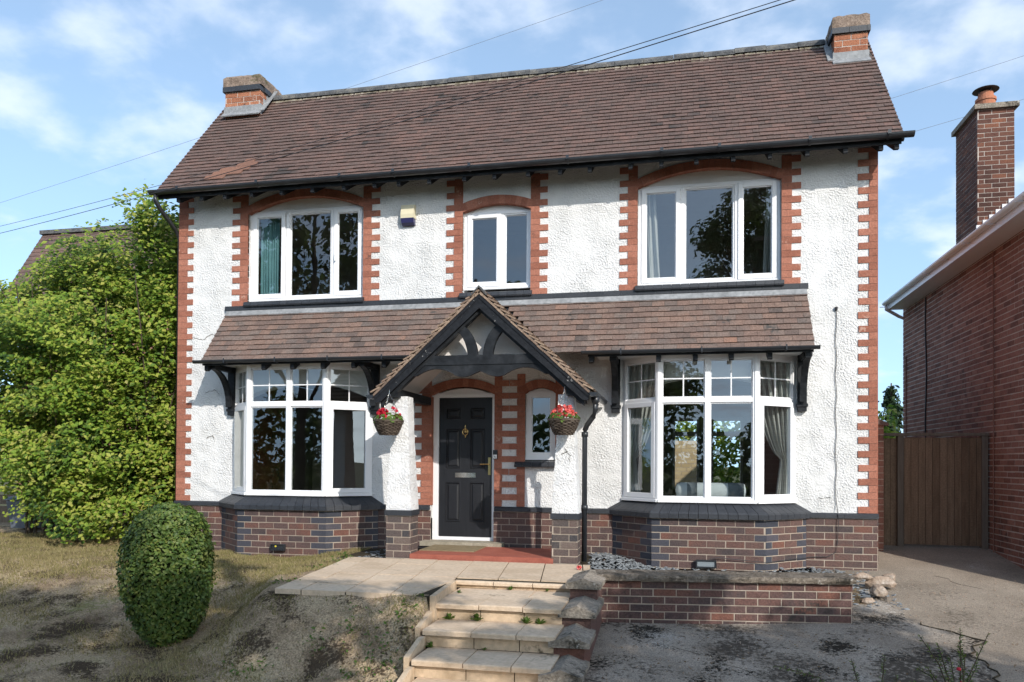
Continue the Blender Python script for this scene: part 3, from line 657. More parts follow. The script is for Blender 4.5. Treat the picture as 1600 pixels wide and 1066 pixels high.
for wi, (o, W_, sh, lo) in enumerate(((W1, WIN[0], .13, .262), (W2, WIN[1], .13, .245), (W3, WIN[2], .13, .243))):
    x0, x1, z0, zs, rise = W_; s = MB(); zb = 3.475
    teeth(s, x0, -1, sh, lo, zb, ZE-.03, start=1); teeth(s, x1, 1, sh, lo, zb, ZE-.03, start=1)
    if wi != 1: voussoirs(s, x0+.003, x1-.003, zs, rise, .115)
    else: voussoirs(s, x0+.003, x1-.003, zs, rise, .12)
    obj('brick_surround', s, ['terracotta', 'mortar_red'], o)
    s = MB(); nb = int((x1-x0+.06)/.115); w = (x1-x0+.06)/nb
    for i in range(nb):
        a = x0-.03+i*w; s.prism([(a+.002, .07, 3.455), (a+.002, -.075, 3.455), (a+.002, -.082, 3.475), (a+.002, -.07, 3.52), (a+.002, -.04, 3.534), (a+.002, .07, zb+.065)], (w-.004, 0, 0))
    obj('sill', s, 'bluebrick', o)
# string course at the head of the lean-to roof
s = MB(); x = -3.80
while x < 4.66:
    w = .232; b = min(x+w, 4.66); s.box(x+.001, b-.001, -.045+rnd(-.002, .002), .02, 3.405, 3.474); x += w
obj('string_course', s, 'bluebrick', H)

# ---- plinth
for (a, b_) in ((XL, -3.8), (-1.28, DOOR[0]), (DOOR[1], 2.15), (4.64, XR)):
    pl = MB(); bricks(pl, (0, 0), (1, 0), (0, -1), a, b_, -.75, .418, d=.022, first=int(a*7) % 2)
    if b_ == XR: bricks(pl, (XR, 0), (0, 1), (1, 0), -.02, .9, -.75, .418, d=.012, back=True)
    po_ = obj('plinth', pl, ['plinthbrick', 'mortar'], H)
    s = MB(); x = a-(.015 if a == XL else -.01 if a == DOOR[1] else 0); e_ = b_+(.015 if b_ == XR else -.01 if b_ == DOOR[0] else 0)
    while x < e_-.01:
        e = min(x+.232, e_); s.prism([(x+.001, .015, .42), (x+.001, -.045, .42), (x+.001, -.045, .466), (x+.001, -.025, .486), (x+.001, .015, .486)], (e-x-.002, 0, 0)); x = e
    obj('plinth_band', s, 'bluebrick', po_)

# ---- bays
CORNERB = mat('blue_black_brick', [(.03, .034, .046), (.05, .052, .066), (.075, .068, .08)], .7, .3, island=.8, scale=6, bump=.004, bscale=70, fine=.2)
def bay(xj0, xf0, xf1, xj1, yf, wj0, wf0, wf1, wj1, wy, mull, zt=2.505):
    """xj*: brick junctions at the wall, xf*: brick front corners; w*: the same for the window"""
    P = [V3((xj0, 0, 0)), V3((xf0, yf, 0)), V3((xf1, yf, 0)), V3((xj1, 0, 0))]
    b = MB()
    for i in range(3):
        u = P[i+1]-P[i]; L = u.length; u.normalize(); n = V3((u.y, -u.x, 0))
        bricks(b, P[i]-n*.02, u, n, 0, L, -.75, .41, d=.02, first=i, mi=0, cm=2)
    b.prism([(p.x, p.y*.9+.0, -.75) for p in (P[0]+V3((.03, 0, 0)), P[1]+V3((.03, .03, 0)), P[2]+V3((-.03, .03, 0)), P[3]-V3((.03, 0, 0)))], (0, 0, 1.2), 1)
    bo = obj('bay_base', b, ['plinthbrick', 'mortar', CORNERB], H)
    # sloping blue-brick sill: ring between outer lip and window foot
    s = MB(); e = .05
    O = [V3((xj0-e*1.2, .0, 0)), V3((xf0-e*.5, yf-e, 0)), V3((xf1+e*.5, yf-e, 0)), V3((xj1+e*1.2, .0, 0))]
    I = [V3((wj0+.04, .0, 0)), V3((wf0+.03, wy+.04, 0)), V3((wf1-.03, wy+.04, 0)), V3((wj1-.04, .0, 0))]
    for i in range(3):
        L = (O[i+1]-O[i]).length; nb = int(L/.115)
        for k in range(nb):
            t0, t1 = k/nb+.0028/L, (k+1)/nb-.0028/L
            o0, o1 = O[i].lerp(O[i+1], t0), O[i].lerp(O[i+1], t1); i0, i1 = I[i].lerp(I[i+1], t0), I[i].lerp(I[i+1], t1)
            o0b, o1b = o0.lerp(i0, .08), o1.lerp(i1, .08)
            z = V3((0, 0, 1)); j = rnd(-.0015, .0015)
            s.prism([o0+z*(.412+j), o0+z*(.475+j), o0b+z*(.497+j), i0+z*(.632+j), i0+z*.412], V3(o1-o0)) if False else None
            a0 = [o0+z*.412, o0+z*(.473+j), o0b+z*(.495+j), i0+z*(.628+j), i0+z*.412]; a1 = [o1+z*.412, o1+z*(.473+j), o1b+z*(.495+j), i1+z*(.628+j), i1+z*.412]
            k0 = len(s.v); s.v += [tuple(p) for p in a0+a1]
            for q in range(5): r_ = (q+1) % 5; s.f.append((k0+q, k0+r_, k0+5+r_, k0+5+q)); s.m.append(0)
            s.f.append((k0+4, k0+3, k0+2, k0+1, k0)); s.m.append(0); s.f.append((k0+5, k0+6, k0+7, k0+8, k0+9)); s.m.append(0)
    obj('sill', s, 'bluebrick', bo)
    # window
    Q = [V3((wj0, -.002, 0)), V3((wf0, wy, 0)), V3((wf1, wy, 0)), V3((wj1, -.002, 0))]
    f = MB(); panes = []; bars = MB(); zb = .625; ztr0, ztr1 = 1.912, 1.97
    Z = V3((0, 0, 1))
    for i in range(3):
        u = Q[i+1]-Q[i]; L = u.length; u.normalize(); n = V3((u.y, -u.x, 0)); o = Q[i]
        def bx(s0, s1, z0, z1, d0, d1, mb=f): mb.hexa(o+u*s0+n*d0+Z*z0, u*(s1-s0), Z*(z1-z0), n*(d1-d0))
        jam = .055
        bx(.0, jam, zb, zt, -.07, 0); bx(L-jam, L, zb, zt, -.07, 0)
        bx(jam, L-jam, zt-.05, zt, -.07, -.001); bx(jam, L-jam, zb, zb+.05, -.07, -.001); bx(jam, L-jam, ztr0-.012, ztr1-.01, -.07, -.0015)
        bx(-.0, L, zb-.018, zb+.02, .0005, .03)
        cells = [(jam, L-jam)]
        if i == 1:
            mc = mull-wf0; bx(mc-.033, mc+.033, zb+.05, zt-.05, -.068, .001); cells = [(jam, mc-.033), (mc+.033, L-jam)]
        for (a, b_) in cells:
            panes.append((o, u, n, a+.012, b_-.012, ztr1+.012, zt-.062, -.03))
            for (c0, c1, e0, e1) in ((a, a+.015, ztr1-.01, zt-.05), (b_-.015, b_, ztr1-.01, zt-.05), (a+.015, b_-.015, ztr1-.01, ztr1+.01), (a+.015, b_-.015, zt-.068, zt-.05)): bx(c0, c1, e0, e1, -.06, -.018)
            zmid = (ztr1+zt-.05)/2; xm = (a+b_)/2
            bx(a+.012, b_-.012, zmid-.008, zmid+.008, -.034, -.026, bars); bx(xm-.008, xm+.008, ztr1+.01, zmid-.0081, -.034, -.026, bars); bx(xm-.008, xm+.008, zmid+.0081, zt-.06, -.034, -.026, bars)
            if i == 1:
                panes.append((o, u, n, a+.012, b_-.012, zb+.062, ztr0-.024, -.03))
                for (c0, c1, e0, e1) in ((a, a+.015, zb+.05, ztr0-.012), (b_-.015, b_, zb+.05, ztr0-.012), (a+.015, b_-.015, zb+.05, zb+.065), (a+.015, b_-.015, ztr0-.03, ztr0-.012)): bx(c0, c1, e0, e1, -.06, -.018)
            else:
                lo, hi = zb+.035, ztr0+.006; w = .062
                bx(a-.01, a-.01+w, lo, hi, -.05, .016); bx(b_+.01-w, b_+.01, lo, hi, -.05, .016); bx(a-.01+w, b_+.01-w, lo, lo+w, -.05, .016); bx(a-.01+w, b_+.01-w, hi-w, hi, -.05, .016)
                panes.append((o, u, n, a+w-.012, b_-w+.012, lo+w-.002, hi-w+.002, -.02))
    # corner posts
    for c in (Q[1], Q[2]):
        s_ = -1 if c is Q[1] else 1
        f.prism([(c.x-.0*s_, c.y-.012, zb-.01), (c.x+s_*.03, c.y+.01, zb-.01), (c.x+s_*.02, c.y+.05, zb-.01), (c.x-s_*.03, c.y+.05, zb-.01), (c.x-s_*.03, c.y-.012, zb-.01)], (0, 0, zt-zb+.01))
    wo_ = obj('bay_window', f, 'upvc', H); bv = wo_.modifiers.new('b', 'BEVEL'); bv.width = .004; bv.segments = 2; bv.limit_method = 'ANGLE'
    obj('glazing_bars', bars, 'upvc', wo_)
    for (o, u, n, a, b_, z0, z1, d) in panes:
        m = MB(); p = o+n*d; m.face([p+u*a+Z*z0, p+u*b_+Z*z0, p+u*b_+Z*z1, p+u*a+Z*z1]); obj('pane', m, 'glass', wo_)
    c = MB(); c.prism([(q.x, q.y, zt+.001) for q in Q], (0, 0, .03)); obj('soffit', c, 'white', wo_)
    c = MB(); c.prism([(p.x*1, p.y*.8+.02, .44) for p in (I[0], I[1], I[2], I[3])], (0, 0, .16)); obj('window_board', c, 'white', wo_)
    return wo_
bay(-3.85, -3.235, -1.85, -1.25, -.54, -3.646, -3.162, -1.915, -1.386, -.44, -2.505)
bay(2.112, 2.68, 4.09, 4.665, -.54, 2.267, 2.75, 3.988, 4.511, -.44, 3.377)

# ---- main roof
up = V3((0, 1.88, 2.2)).normalized(); SL = V3((0, 1.88, 2.2)).length
def offchim(c): return not ((c.x < -3.87 and c.y > 1.02) or (c.x > 5.14 and c.y > 1.02))
rf = MB(); tiles(rf, (-4.72, -.45, 5.165), (1, 0, 0), up, 10.42, SL, keep=lambda c: not ((-4.54 < c.x < -3.9 or 5.16 < c.x < 5.61) and 1.05 < c.y))
# patch of newer orange tiles near the left verge
roof = obj('roof', rf, 'tile', H)
u2 = MB(); u2.prism([(-4.7, -.42, 5.15), (-4.7, 1.43, 7.32), (-4.7, 3.3, 5.13), (-4.7, 3.3, 5.10), (-4.7, 1.43, 7.28), (-4.7, -.42, 5.11)], (10.37, 0, 0)); obj('roof_deck', u2, 'blacktimber', roof)
rr = MB(); tiles(rr, (-4.72, 3.31, 5.165), (1, 0, 0), (0, -1.88, 2.2), 10.42, SL, w=.33, gauge=.2); obj('rear_slope', rr, 'tile', roof)
rg = MB(); x = -3.83
while x < 5.1:
    w = min(.45, 5.1-x); k = len(rg.v); dz = rnd(-.006, .01)
    for e in (x+.003, x+w-.003):
        for j in range(9):
            t = math.pi*(j/8*1.1-.05); rg.v.append((e, 1.43-.125*math.cos(t), 7.30+dz+.105*math.sin(t)))
    for j in range(8): rg.f.append((k+j, k+j+1, k+10+j, k+9+j)); rg.m.append(0)
    rg.f.append(tuple(k+j for j in range(9))); rg.m.append(0); rg.f.append(tuple(k+9+j for j in range(9))[::-1]); rg.m.append(0)
    x += w
obj('ridge_tiles', rg, 'ridge', roof)
mo = MB(); x = -3.82
while x < 5.08:
    w = rnd(.05, .16); s_ = rnd(.012, .03)
    mo.pts8([(x, 1.285-s_, 7.175-s_), (x+w, 1.287-s_, 7.175-s_), (x+w, 1.36, 7.28), (x, 1.36, 7.28), (x, 1.30, 7.232+rnd(0, .02)), (x+w, 1.30, 7.232), (x+w, 1.36, 7.32), (x, 1.36, 7.32)]); x += w+rnd(0, .03)
obj('ridge_bedding', mo, 'moss', roof)
vg = MB()
for x0 in (-4.735, 5.66): vg.prism([(x0, -.42, 5.12), (x0, 1.43, 7.29), (x0, 1.43, 7.24), (x0, -.38, 5.1)], (.055, 0, 0))
obj('verge', vg, 'ridge', roof)
op = MB()
def roofpt(x, y, off=.0): return V3((x, y, 5.165+(y+.45)*2.2/1.88))+V3((0, -.76, .65))*off
nrm = V3((1, 0, 0)).cross(up)
for k, (r_, c_) in enumerate(((2, 0), (2, 1), (3, 0), (3, 1), (3, 2), (4, 1), (4, 2), (4, 3), (5, 2), (5, 3), (6, 3))):
    o_ = V3((-4.0+c_*.165+(.08 if r_ % 2 else 0), -.45, 5.165))+up*(SL/27*r_)
    op.hexa(o_+nrm*.01, V3((.1645, 0, 0)), up*.1085, nrm*(.016+rnd(-.001, .001)))
obj('newer_tiles', op, mat('orange_clay_tile', [(.17, .09, .065), (.215, .11, .075)], .85, .2, island=.6, fine=.2), roof, label='few newer orange tiles')

# ---- main gutter and rafter feet
def gutter(mb, x0, x1, y, z, r=.058, n=9, ax='x'):
    k = len(mb.v)
    for e in (x0, x1):
        for rr_ in (r, r-.006):
            for j in range(n):
                t = math.pi*(1+j/(n-1)); a, b_ = rr_*math.cos(t), rr_*math.sin(t)
                mb.v.append((e, y+a, z+b_) if ax == 'x' else (y+a, e, z+b_))
    for j in range(n-1):
        mb.f += [(k+j, k+j+1, k+2*n+j+1, k+2*n+j), (k+n+j, k+n+j+1, k+3*n+j+1, k+3*n+j)]; mb.m += [0, 0]
    for j in (0, n-1): mb.f.append((k+j, k+n+j, k+3*n+j, k+2*n+j)); mb.m.append(0)
    for e in (0, 2*n): mb.f.append(tuple(k+e+j for j in range(n))); mb.m.append(0)
gm = MB(); gutter(gm, -4.79, 5.80, -.495, 5.16)
gt = obj('gutter', gm, 'gutter', H, smooth=False)
for x in (-4.3, -3.0, -1.7, -.9, .2, 1.55, 2.78, 3.5, 4.59, 5.5):
    gb = MB()
    for j in range(8):
        t0, t1 = math.pi*(1+j/8), math.pi*(1+(j+1)/8)
        gb.hexa((x, -.495+.062*math.cos(t0), 5.16+.062*math.sin(t0)), (.022, 0, 0), (0, .062*(math.cos(t1)-math.cos(t0)), .062*(math.sin(t1)-math.sin(t0))), (0, .006*math.cos(t0), .006*math.sin(t0)))
    gb.box(x-.01, x+.03, -.565, -.556, 5.14, 5.19)
    obj('gutter_bracket', gb, 'gutter', gt)
fa = MB(); fa.box(-4.7, 5.68, -.425, -.405, 5.06, 5.15); obj('fascia', fa, 'blacktimber', roof)
for x in [-4.37, -3.98, -3.59, -3.15, -2.67, -2.18, -1.69, -1.22, -.86, -.41, .1, .53, 1.0, 1.44, 1.84, 2.38, 2.78, 3.23, 3.69, 4.14, 4.59, 5.04, 5.45, 5.63]:
    r_ = MB(); r_.prism([(x-.026, .02, 5.33), (x-.026, -.41, 5.08), (x-.026, -.41, 5.005), (x-.026, -.36, 5.005), (x-.026, .02, 5.23)], (.052, 0, 0)); obj('rafter_foot', r_, 'blacktimber', H)
dp = MB(); dp.tube([(-4.70, -.49, 5.12), (-4.70, -.49, 5.02), (-4.69, -.4, 4.93), (-4.685, -.05, 4.72), (-4.685, .08, 4.6), (-4.685, .1, -.2)], .034, 10); obj('downpipe', dp, 'gutter', H, smooth=True)

# ---- chimneys of the house
def chimney(x0, x1, y0, y1, zroof, zb, zc, zt, side, name='chimney'):
    c = MB()
    bricks(c, (x0, y0+.02), (1, 0), (0, -1), 0, x1-x0, 6.6, zb, h=.088, d=.02)
    bricks(c, (x1-.02, y0), (0, 1), (1, 0), 0, y1-y0, 6.6, zb, h=.088, d=.02, first=1)
    bricks(c, (x0+.02, y1), (0, -1), (-1, 0), 0, y1-y0, 6.6, zb, h=.088, d=.02, first=1)
    c.box(x0+.005, x1-.005, y0+.021, y1, 6.6, zb, 1)
    o = obj(name, c, ['redbrick', 'mortar_pale'], H)
    b = MB(); e = .035
    x = x0-e
    while x < x1+e-.02:
        w = min(.232, x1+e-x); b.box(x+.002, x+w-.002, y0-e, y0+.1, zb, zc); x += w
    b.box(x0-e, x0+.08, y0+.1, y1+e, zb, zc); b.box(x1-.08, x1+e, y0+.1, y1+e, zb, zc); b.box(x0+.08, x1-.08, y0+.1, y1+e, zb+.001, zc-.001)
    obj('blue_brick_course', b, 'bluebrick', o)
    k = MB(); bmc = bmesh.new(); bmesh.ops.create_grid(bmc, x_segments=8, y_segments=6, size=.5)
    nx_, ny_ = 9, 7
    rows_ = []
    prof = [(-.03, zc), (-.028, zc+(zt-zc)*.75), (.012, zt-.01), (.06, zt+.01)]
    for (ins, z) in prof:
        ring = []
        xa, xb, ya, yb = x0+ins, x1-ins, y0+ins, y1-ins
        for i in range(8): ring.append((lerp(xa, xb, i/8), ya))
        for i in range(8): ring.append((xb, lerp(ya, yb, i/8)))
        for i in range(8): ring.append((lerp(xb, xa, i/8), yb))
        for i in range(8): ring.append((xa, lerp(yb, ya, i/8)))
        rows_.append(len(k.v)); k.v += [(x+rnd(-.006, .006), y+rnd(-.006, .006), z+(rnd(-.012, .012) if z > zc else 0)) for x, y in ring]
    for a, b_ in zip(rows_, rows_[1:]):
        for i in range(32): j = (i+1) % 32; k.f.append((a+i, a+j, b_+j, b_+i)); k.m.append(0)
    k.f.append(tuple(rows_[-1]+i for i in range(32))); k.m.append(0); bmc.free()
    obj('cap', k, 'concretecap', o)
    p = MB(); xm, ym = (x0+x1)/2+.04, (y0+y1)/2; p.lathe((xm-.02, ym-.1, zt), [(.09, 0), (.095, .03), (.05, .05)], 12); p.tube([(xm+.05, ym-.12, zt), (xm+.05, ym-.12, zt+.075)], .016, 8); obj('vent_cap', p, 'lead', o)
    l = MB(); z0 = zroof-.0
    l.prism([(x0-.02, y0-.012, z0-.02), (x0-.02, y0-.012, z0+.105), (x0-.02, y0-.002, z0+.105), (x0-.02, y0-.002, z0-.02)], (x1-x0+.04, 0, 0))
    l.prism([(x0-.03, y0-.012, z0+.0), (x0-.03, y0-.1, z0-.085), (x0-.03, y0-.09, z0-.1), (x0-.03, y0-.0, z0-.02)], (x1-x0+.06, 0, 0))
    sx = x1 if side > 0 else x0; sg = side
    ny = 4
    for i in range(ny):   # stepped side flashing up the slope
        ya = y0+i*.1; zz = z0+i*.117
        l.box(min(sx, sx+sg*.012), max(sx, sx+sg*.012), ya, ya+.1, zz-.06, zz+.125+(.0 if i else 0))
    l.prism([(sx, y0-.02, z0-.015), (sx, y0+.42, z0+.5), (sx+sg*.09, y0+.42, z0+.5), (sx+sg*.09, y0-.02, z0-.015)], (0, -.008, .012))
    obj('flashing', l, 'lead', o)
    return o
chimney(-4.52, -3.875, 1.02, 1.66, 6.995, 7.345, 7.43, 7.63, 1)
chimney(5.165, 5.61, 1.0, 1.62, 6.875, 7.245, 7.325, 7.525, -1)

# ---- lean-to (pent) roof across the bays
PX, PZ0, PS, PYF = .6, 3.25, .914, -1.45      # porch ridge x, height, slope, front
def under_porch(c): return c.z < PZ0+.02-PS*abs(c.x-PX)-.0 and c.y > PYF
pe0, pe1 = V3((0, -.66, 2.545)), V3((0, -.02, 3.375)); pup = pe1-pe0
pr = MB(); tiles(pr, (-3.775, -.66, 2.545), (1, 0, 0), pup, 8.42, pup.length, gauge=.1, keep=lambda c: not under_porch(c))
pent = obj('lean_to_roof', pr, 'tile2', H)
d = MB()
for (a, b_) in ((-3.76, -.72), (1.92, 4.63)): d.prism([(a, -.64, 2.545), (a, -.02, 3.35), (a, -.02, 3.31), (a, -.6, 2.545)], (b_-a, 0, 0))
d.prism([(-.72, -.24, 3.06), (-.72, -.02, 3.35), (-.72, -.02, 3.0), (-.72, -.24, 3.0)], (2.64, 0, 0))
obj('roof_deck', d, 'blacktimber', pent)
d = MB(); d.prism([(-3.77, -.025, 3.345), (-3.77, -.085, 3.311), (-3.77, -.093, 3.325), (-3.77, -.045, 3.40), (-3.77, -.025, 3.40)], (8.41, 0, 0)); obj('lead_flashing', d, 'lead', pent)
for (a, b_) in ((-3.76, -.75), (1.95, 4.63)): d = MB(); d.prism([(a, -.6, 2.53), (a, -.6, 2.545), (a, -.0, 2.545), (a, -.0, 2.53)], (b_-a, 0, 0)); obj('soffit', d, 'white', pent)
for (a, b_) in ((-3.86, -.56), (1.78, 4.69)):
    g_ = MB(); gutter(g_, a, b_, -.71, 2.555, r=.045); go = obj('lean_to_gutter', g_, 'gutter', H)
    for x in frange(a+.5, b_-.4, .95):
        gb = MB(); gb.box(x, x+.02, -.758, -.662, 2.505, 2.51); gb.box(x, x+.02, -.762, -.7575, 2.51, 2.575); obj('gutter_bracket', gb, 'gutter', go)
    f_ = MB(); f_.box(max(a+.08, -3.76), min(b_-.05, 4.63), -.655, -.635, 2.49, 2.56); obj('fascia', f_, 'blacktimber', go)
for x in [-3.71, -2.8, -2.35, -1.88, -1.42, -.97, 1.9, 2.76, 3.22, 3.66, 4.12, 4.57]:
    r_ = MB(); r_.prism([(x-.03, -.45, 2.6), (x-.03, -.63, 2.5), (x-.03, -.63, 2.425), (x-.03, -.60, 2.41), (x-.03, -.45, 2.5)], (.06, 0, 0)); obj('rafter_foot', r_, 'blacktimber', H)
# timber brackets
for (x, w) in ((-3.66, .055), (-1.33, .055), (2.175, .055), (4.585, .055)):
    b = MB(); b.box(x-w, x+w, -.075, -.002, 1.80, 2.535)
    b.box(x-w-.012, x+w+.012, -.09, -.0021, 1.86, 1.9)
    b.prism([(x-w+.01, -.0751, 2.52), (x-w+.01, -.56, 2.52), (x-w+.01, -.56, 2.45), (x-w+.01, -.0751, 2.45)], (2*w-.02, 0, 0))
    pts = []
    for i in range(11): t = i/10*math.pi/2; pts.append((-.09-.42*(1-math.cos(t)), 1.95+.5*math.sin(t)))
    pts2 = [(yy-.055, zz-.03*(1-i/10)) for i, (yy, zz) in enumerate(pts)]
    b.prism([(x-w+.014, yy, zz) for yy, zz in pts]+[(x-w+.014, yy, zz) for yy, zz in pts2[::-1]], (2*w-.028, 0, 0))
    obj('eaves_bracket', b, 'blacktimber', H)

# ---- porch
PH = 1.40
pm_ = MB(); slen = math.hypot(PH, PH*PS)
for sg in (-1, 1):
    tiles(pm_, (PX+sg*PH, PYF, PZ0-PH*PS), (0, 1, 0), (-sg, 0, PS), -PYF-.1, slen, w=.165, gauge=.1, th=.02, lift=.036, jit=.007)
porch = obj('porch_roof', pm_, 'tileedge', H)
d = MB()
for sg in (-1, 1): d.prism([(PX, PYF+.05, PZ0-.01), (PX+sg*PH*.98, PYF+.05, PZ0-.01-PH*PS*.98), (PX+sg*PH*.98, PYF+.05, PZ0-.04-PH*PS*.98), (PX, PYF+.05, PZ0-.04)], (0, -PYF-.2, 0))
obj('roof_boarding', d, 'gable', porch)
d = MB(); y_ = PYF-.02
k = 0
while y_ < -.2:
    w = .3; d.prism([(PX-.11, y_+.003, PZ0-.075), (PX, y_+.003, PZ0+.045), (PX+.11, y_+.003, PZ0-.075), (PX+.095, y_+.003, PZ0-.085), (PX, y_+.003, PZ0+.02), (PX-.095, y_+.003, PZ0-.085)], (0, w-.006, 0)); y_ += w
obj('ridge_tiles', d, 'ridge', porch)
for sg in (-1, 1):
    b = MB(); ux, uz = sg, -PS; ln = math.hypot(1, PS); perp = (0, -.165*ln)
    a0 = (PX, PZ0-.055); a1 = (PX+sg*(PH-.03), PZ0-.055-PS*(PH-.03)); 
    b.prism([(a0[0], PYF+.01, a0[1]), (a1[0], PYF+.01, a1[1]), (a1[0]-sg*.01, PYF+.01, a1[1]-.08), (a1[0]-sg*.08, PYF+.01, a1[1]-.125+PS*.05), (PX, PYF+.01, a0[1]-.132*ln)], (0, .05, 0))
    b.prism([(PX+sg*.0, PYF+.0, a0[1]-.004), (a1[0], PYF+.0, a1[1]-.004), (a1[0], PYF+.0, a1[1]-.05), (PX, PYF+.0, a0[1]-.055)], (0, .0095, 0))
    obj('bargeboard', b, 'flakytimber', porch)
    b = MB(); q0 = V3((PX, PYF-.008, PZ0-.012)); dv = V3((sg, 0, -PS)).normalized(); ln2 = PH*math.hypot(1, PS); nn_ = V3((sg*PS, 0, 1)).normalized(); t_ = 0
    while t_ < ln2-.02:
        w_ = min(rnd(.09, .13), ln2-t_); b.hexa(q0+dv*t_-nn_*(.03+rnd(0, .006)), dv*(w_-.004), V3((0, rnd(.1, .12), 0)), nn_*rnd(.022, .028)); t_ += w_
    obj('verge_undercloak', b, 'tileedge', porch)
    b = MB(); b.prism([(PX, PYF+.062, a0[1]-.03), (PX+sg*1.3, PYF+.062, a0[1]-.03-PS*1.3), (PX+sg*1.3, PYF+.062, a0[1]-.03-PS*1.3-.18), (PX, PYF+.062, a0[1]-.215)], (0, .09, 0)); obj('rafter', b, 'blacktimber', porch)
TZ = 2.40
b = MB(); b.box(PX-.80, PX+.80, PYF+.065, PYF+.16, TZ-.075, TZ+.045); obj('tie_beam', b, 'blacktimber', porch)
b = MB(); pts = []
hw = .95
def sc(x):   # scalloped lower edge: two ogee sweeps each side of a centre cusp
    t = abs(x)/hw
    if t < .12: return .13-.05*(1-t/.12)
    if t < .34: return .13+.02*math.sin((t-.12)/.22*math.pi)
    if t < .86: return .13-.085*math.sin((t-.34)/.52*math.pi)**.8
    return .13
for i in range(61): x = -hw+2*hw*i/60; pts.append((PX+x, PYF+.075, TZ-.076-sc(x)))
b.prism([(PX-hw, PYF+.075, TZ-.076), *pts, (PX+hw, PYF+.075, TZ-.076)], (0, .04, 0)); obj('scalloped_board', b, 'blacktimber', porch)
for sg in (-1, 1):
    b = MB(); inn, outp = [], []
    for i in range(11):
        t = i/10; x = .035+.33*t**1.7; z = TZ+.045+.43*math.sin(t*math.pi/2*.95)
        inn.append((PX+sg*x, z)); 
        outp.append((PX+sg*(x+.125+.0*t), z-.045*t))
    b.prism([(x, PYF+.07, z) for x, z in inn]+[(x, PYF+.07, z) for x, z in outp[::-1]], (0, .075, 0)); obj('brace', b, 'blacktimber', porch)
b = MB(); b.prism([(PX-.85, -1.12, TZ-.05), (PX+.85, -1.12, TZ-.05), (PX, -1.12, TZ+.74)], (0, .03, 0)); obj('gable_panel', b, 'gable', porch)
for sg in (-1, 1): b = MB(); b.box(PX+sg*1.13-.05, PX+sg*1.13+.05, -1.38, -.01, 1.93, 2.04); obj('wall_plate', b, 'blacktimber', porch)
g_ = MB(); gutter(g_, PYF-.02, -.1, PX+PH+.02, 1.955, r=.05, ax='y'); gutter(g_, PYF-.02, -.1, PX-PH-.02, 1.955, r=.05, ax='y'); obj('porch_gutter', g_, 'gutter', porch)
dp = MB(); dp.lathe((2.02, -1.22, 1.855), [(.03, -.03), (.045, .0), (.06, .06)], 12)
dp.tube([(2.02, -1.22, 1.86), (2.02, -1.21, 1.76), (1.99, -1.17, 1.68), (1.9, -1.03, 1.585), (1.865, -.955, 1.53), (1.86, -.94, 1.45), (1.86, -.94, -.13)], .033, 12)
for z in (1.47, .55): dp.tube([(1.86, -.94, z-.03), (1.86, -.94, z+.03)], .042, 12)
obj('downpipe', dp, 'gutter', H, smooth=True)
def pier(x0, x1):
    y0, y1 = -1.28, -.99; xm = (x0+x1)/2
    # rendered tapering shaft with slightly wavering faces
    sft = MB(); n = 22; prev = None
    for i in range(n+1):
        t = i/n; z = lerp(.49, 1.95, t); tw = lerp(1.03, .6, 1-(1-t)**1.3)
        hw_ = (x1-x0)/2*tw; hd = (y1-y0)/2*lerp(1, .75, t); ym = (y0+y1)/2
        k = len(sft.v); ring = []
        for (sx, sy) in ((-1, -1), (-.35, -1.03), (.35, -1.03), (1, -1), (1.03, 0), (1, 1), (-1, 1), (-1.03, 0)):
            ring.append((xm+sx*hw_+rnd(-.004, .004), ym+sy*hd+rnd(-.004, .004), z))
        sft.v += ring
        if prev is not None:
            for j in range(8): q_ = (j+1) % 8; sft.f.append((prev+j, prev+q_, k+q_, k+j)); sft.m.append(0)
        else: sft.f.append(tuple(range(k, k+8))[::-1]); sft.m.append(0)
        prev = k
    sft.f.append(tuple(prev+j for j in range(8))); sft.m.append(0)
    o = obj('porch_pier', sft, 'render', H)
    b = MB()
    bricks(b, (x0, y0+.02), (1, 0), (0, -1), 0, x1-x0, -.4, .42, d=.02, first=0, L=.22); bricks(b, (x1-.02, y0), (0, 1), (1, 0), 0, y1-y0, -.4, .42, d=.02, first=1, L=.22); bricks(b, (x0+.02, y1), (0, -1), (-1, 0), 0, y1-y0, -.4, .42, d=.02, first=1)
    b.box(x0+.005, x1-.005, y0+.021, y1, -.4, .42, 1)
    obj('brick_base', b, [PIERB, 'mortar'], o)
    b = MB(); b.box(x0-.018, x0+.5*(x1-x0)-.002, y0-.018, y1+.01, .42, .488); b.box(x0+.5*(x1-x0)+.001, x1+.018, y0-.018, y1+.01, .42, .488); obj('blue_brick_band', b, 'bluebrick', o)
PIERB = mat('pier_brick', [(.045, .045, .05), (.085, .07, .066), (.12, .085, .075), (.16, .13, .11)], .8, .25, island=.8, scale=6, bump=.004, bscale=70, fine=.25)
pier(-.655, -.325); pier(1.50, 1.82)
b = MB(); b.box(-.33, 1.52, -1.27, -.23, -.2, -.062); b.box(-.33, 1.52, -1.29, -1.27, -.2, -.066); pf = obj('porch_floor', b, 'quarry', H)
b = MB(); b.box(-.33, .42, -.92, -.26, -.0615, -.05); mt_ = tag(obj('door_mat', b, 'mat', loc=(.05, -.6, -.06)), 'worn tan coir mat lying on the red porch step', 'door mat')
b = MB(); b.box(-.56, .22, -.24, .06, -.075, -.012); b.box(.224, .62, -.235, .06, -.075, -.014); obj('doorstep', b, 'stone', H)

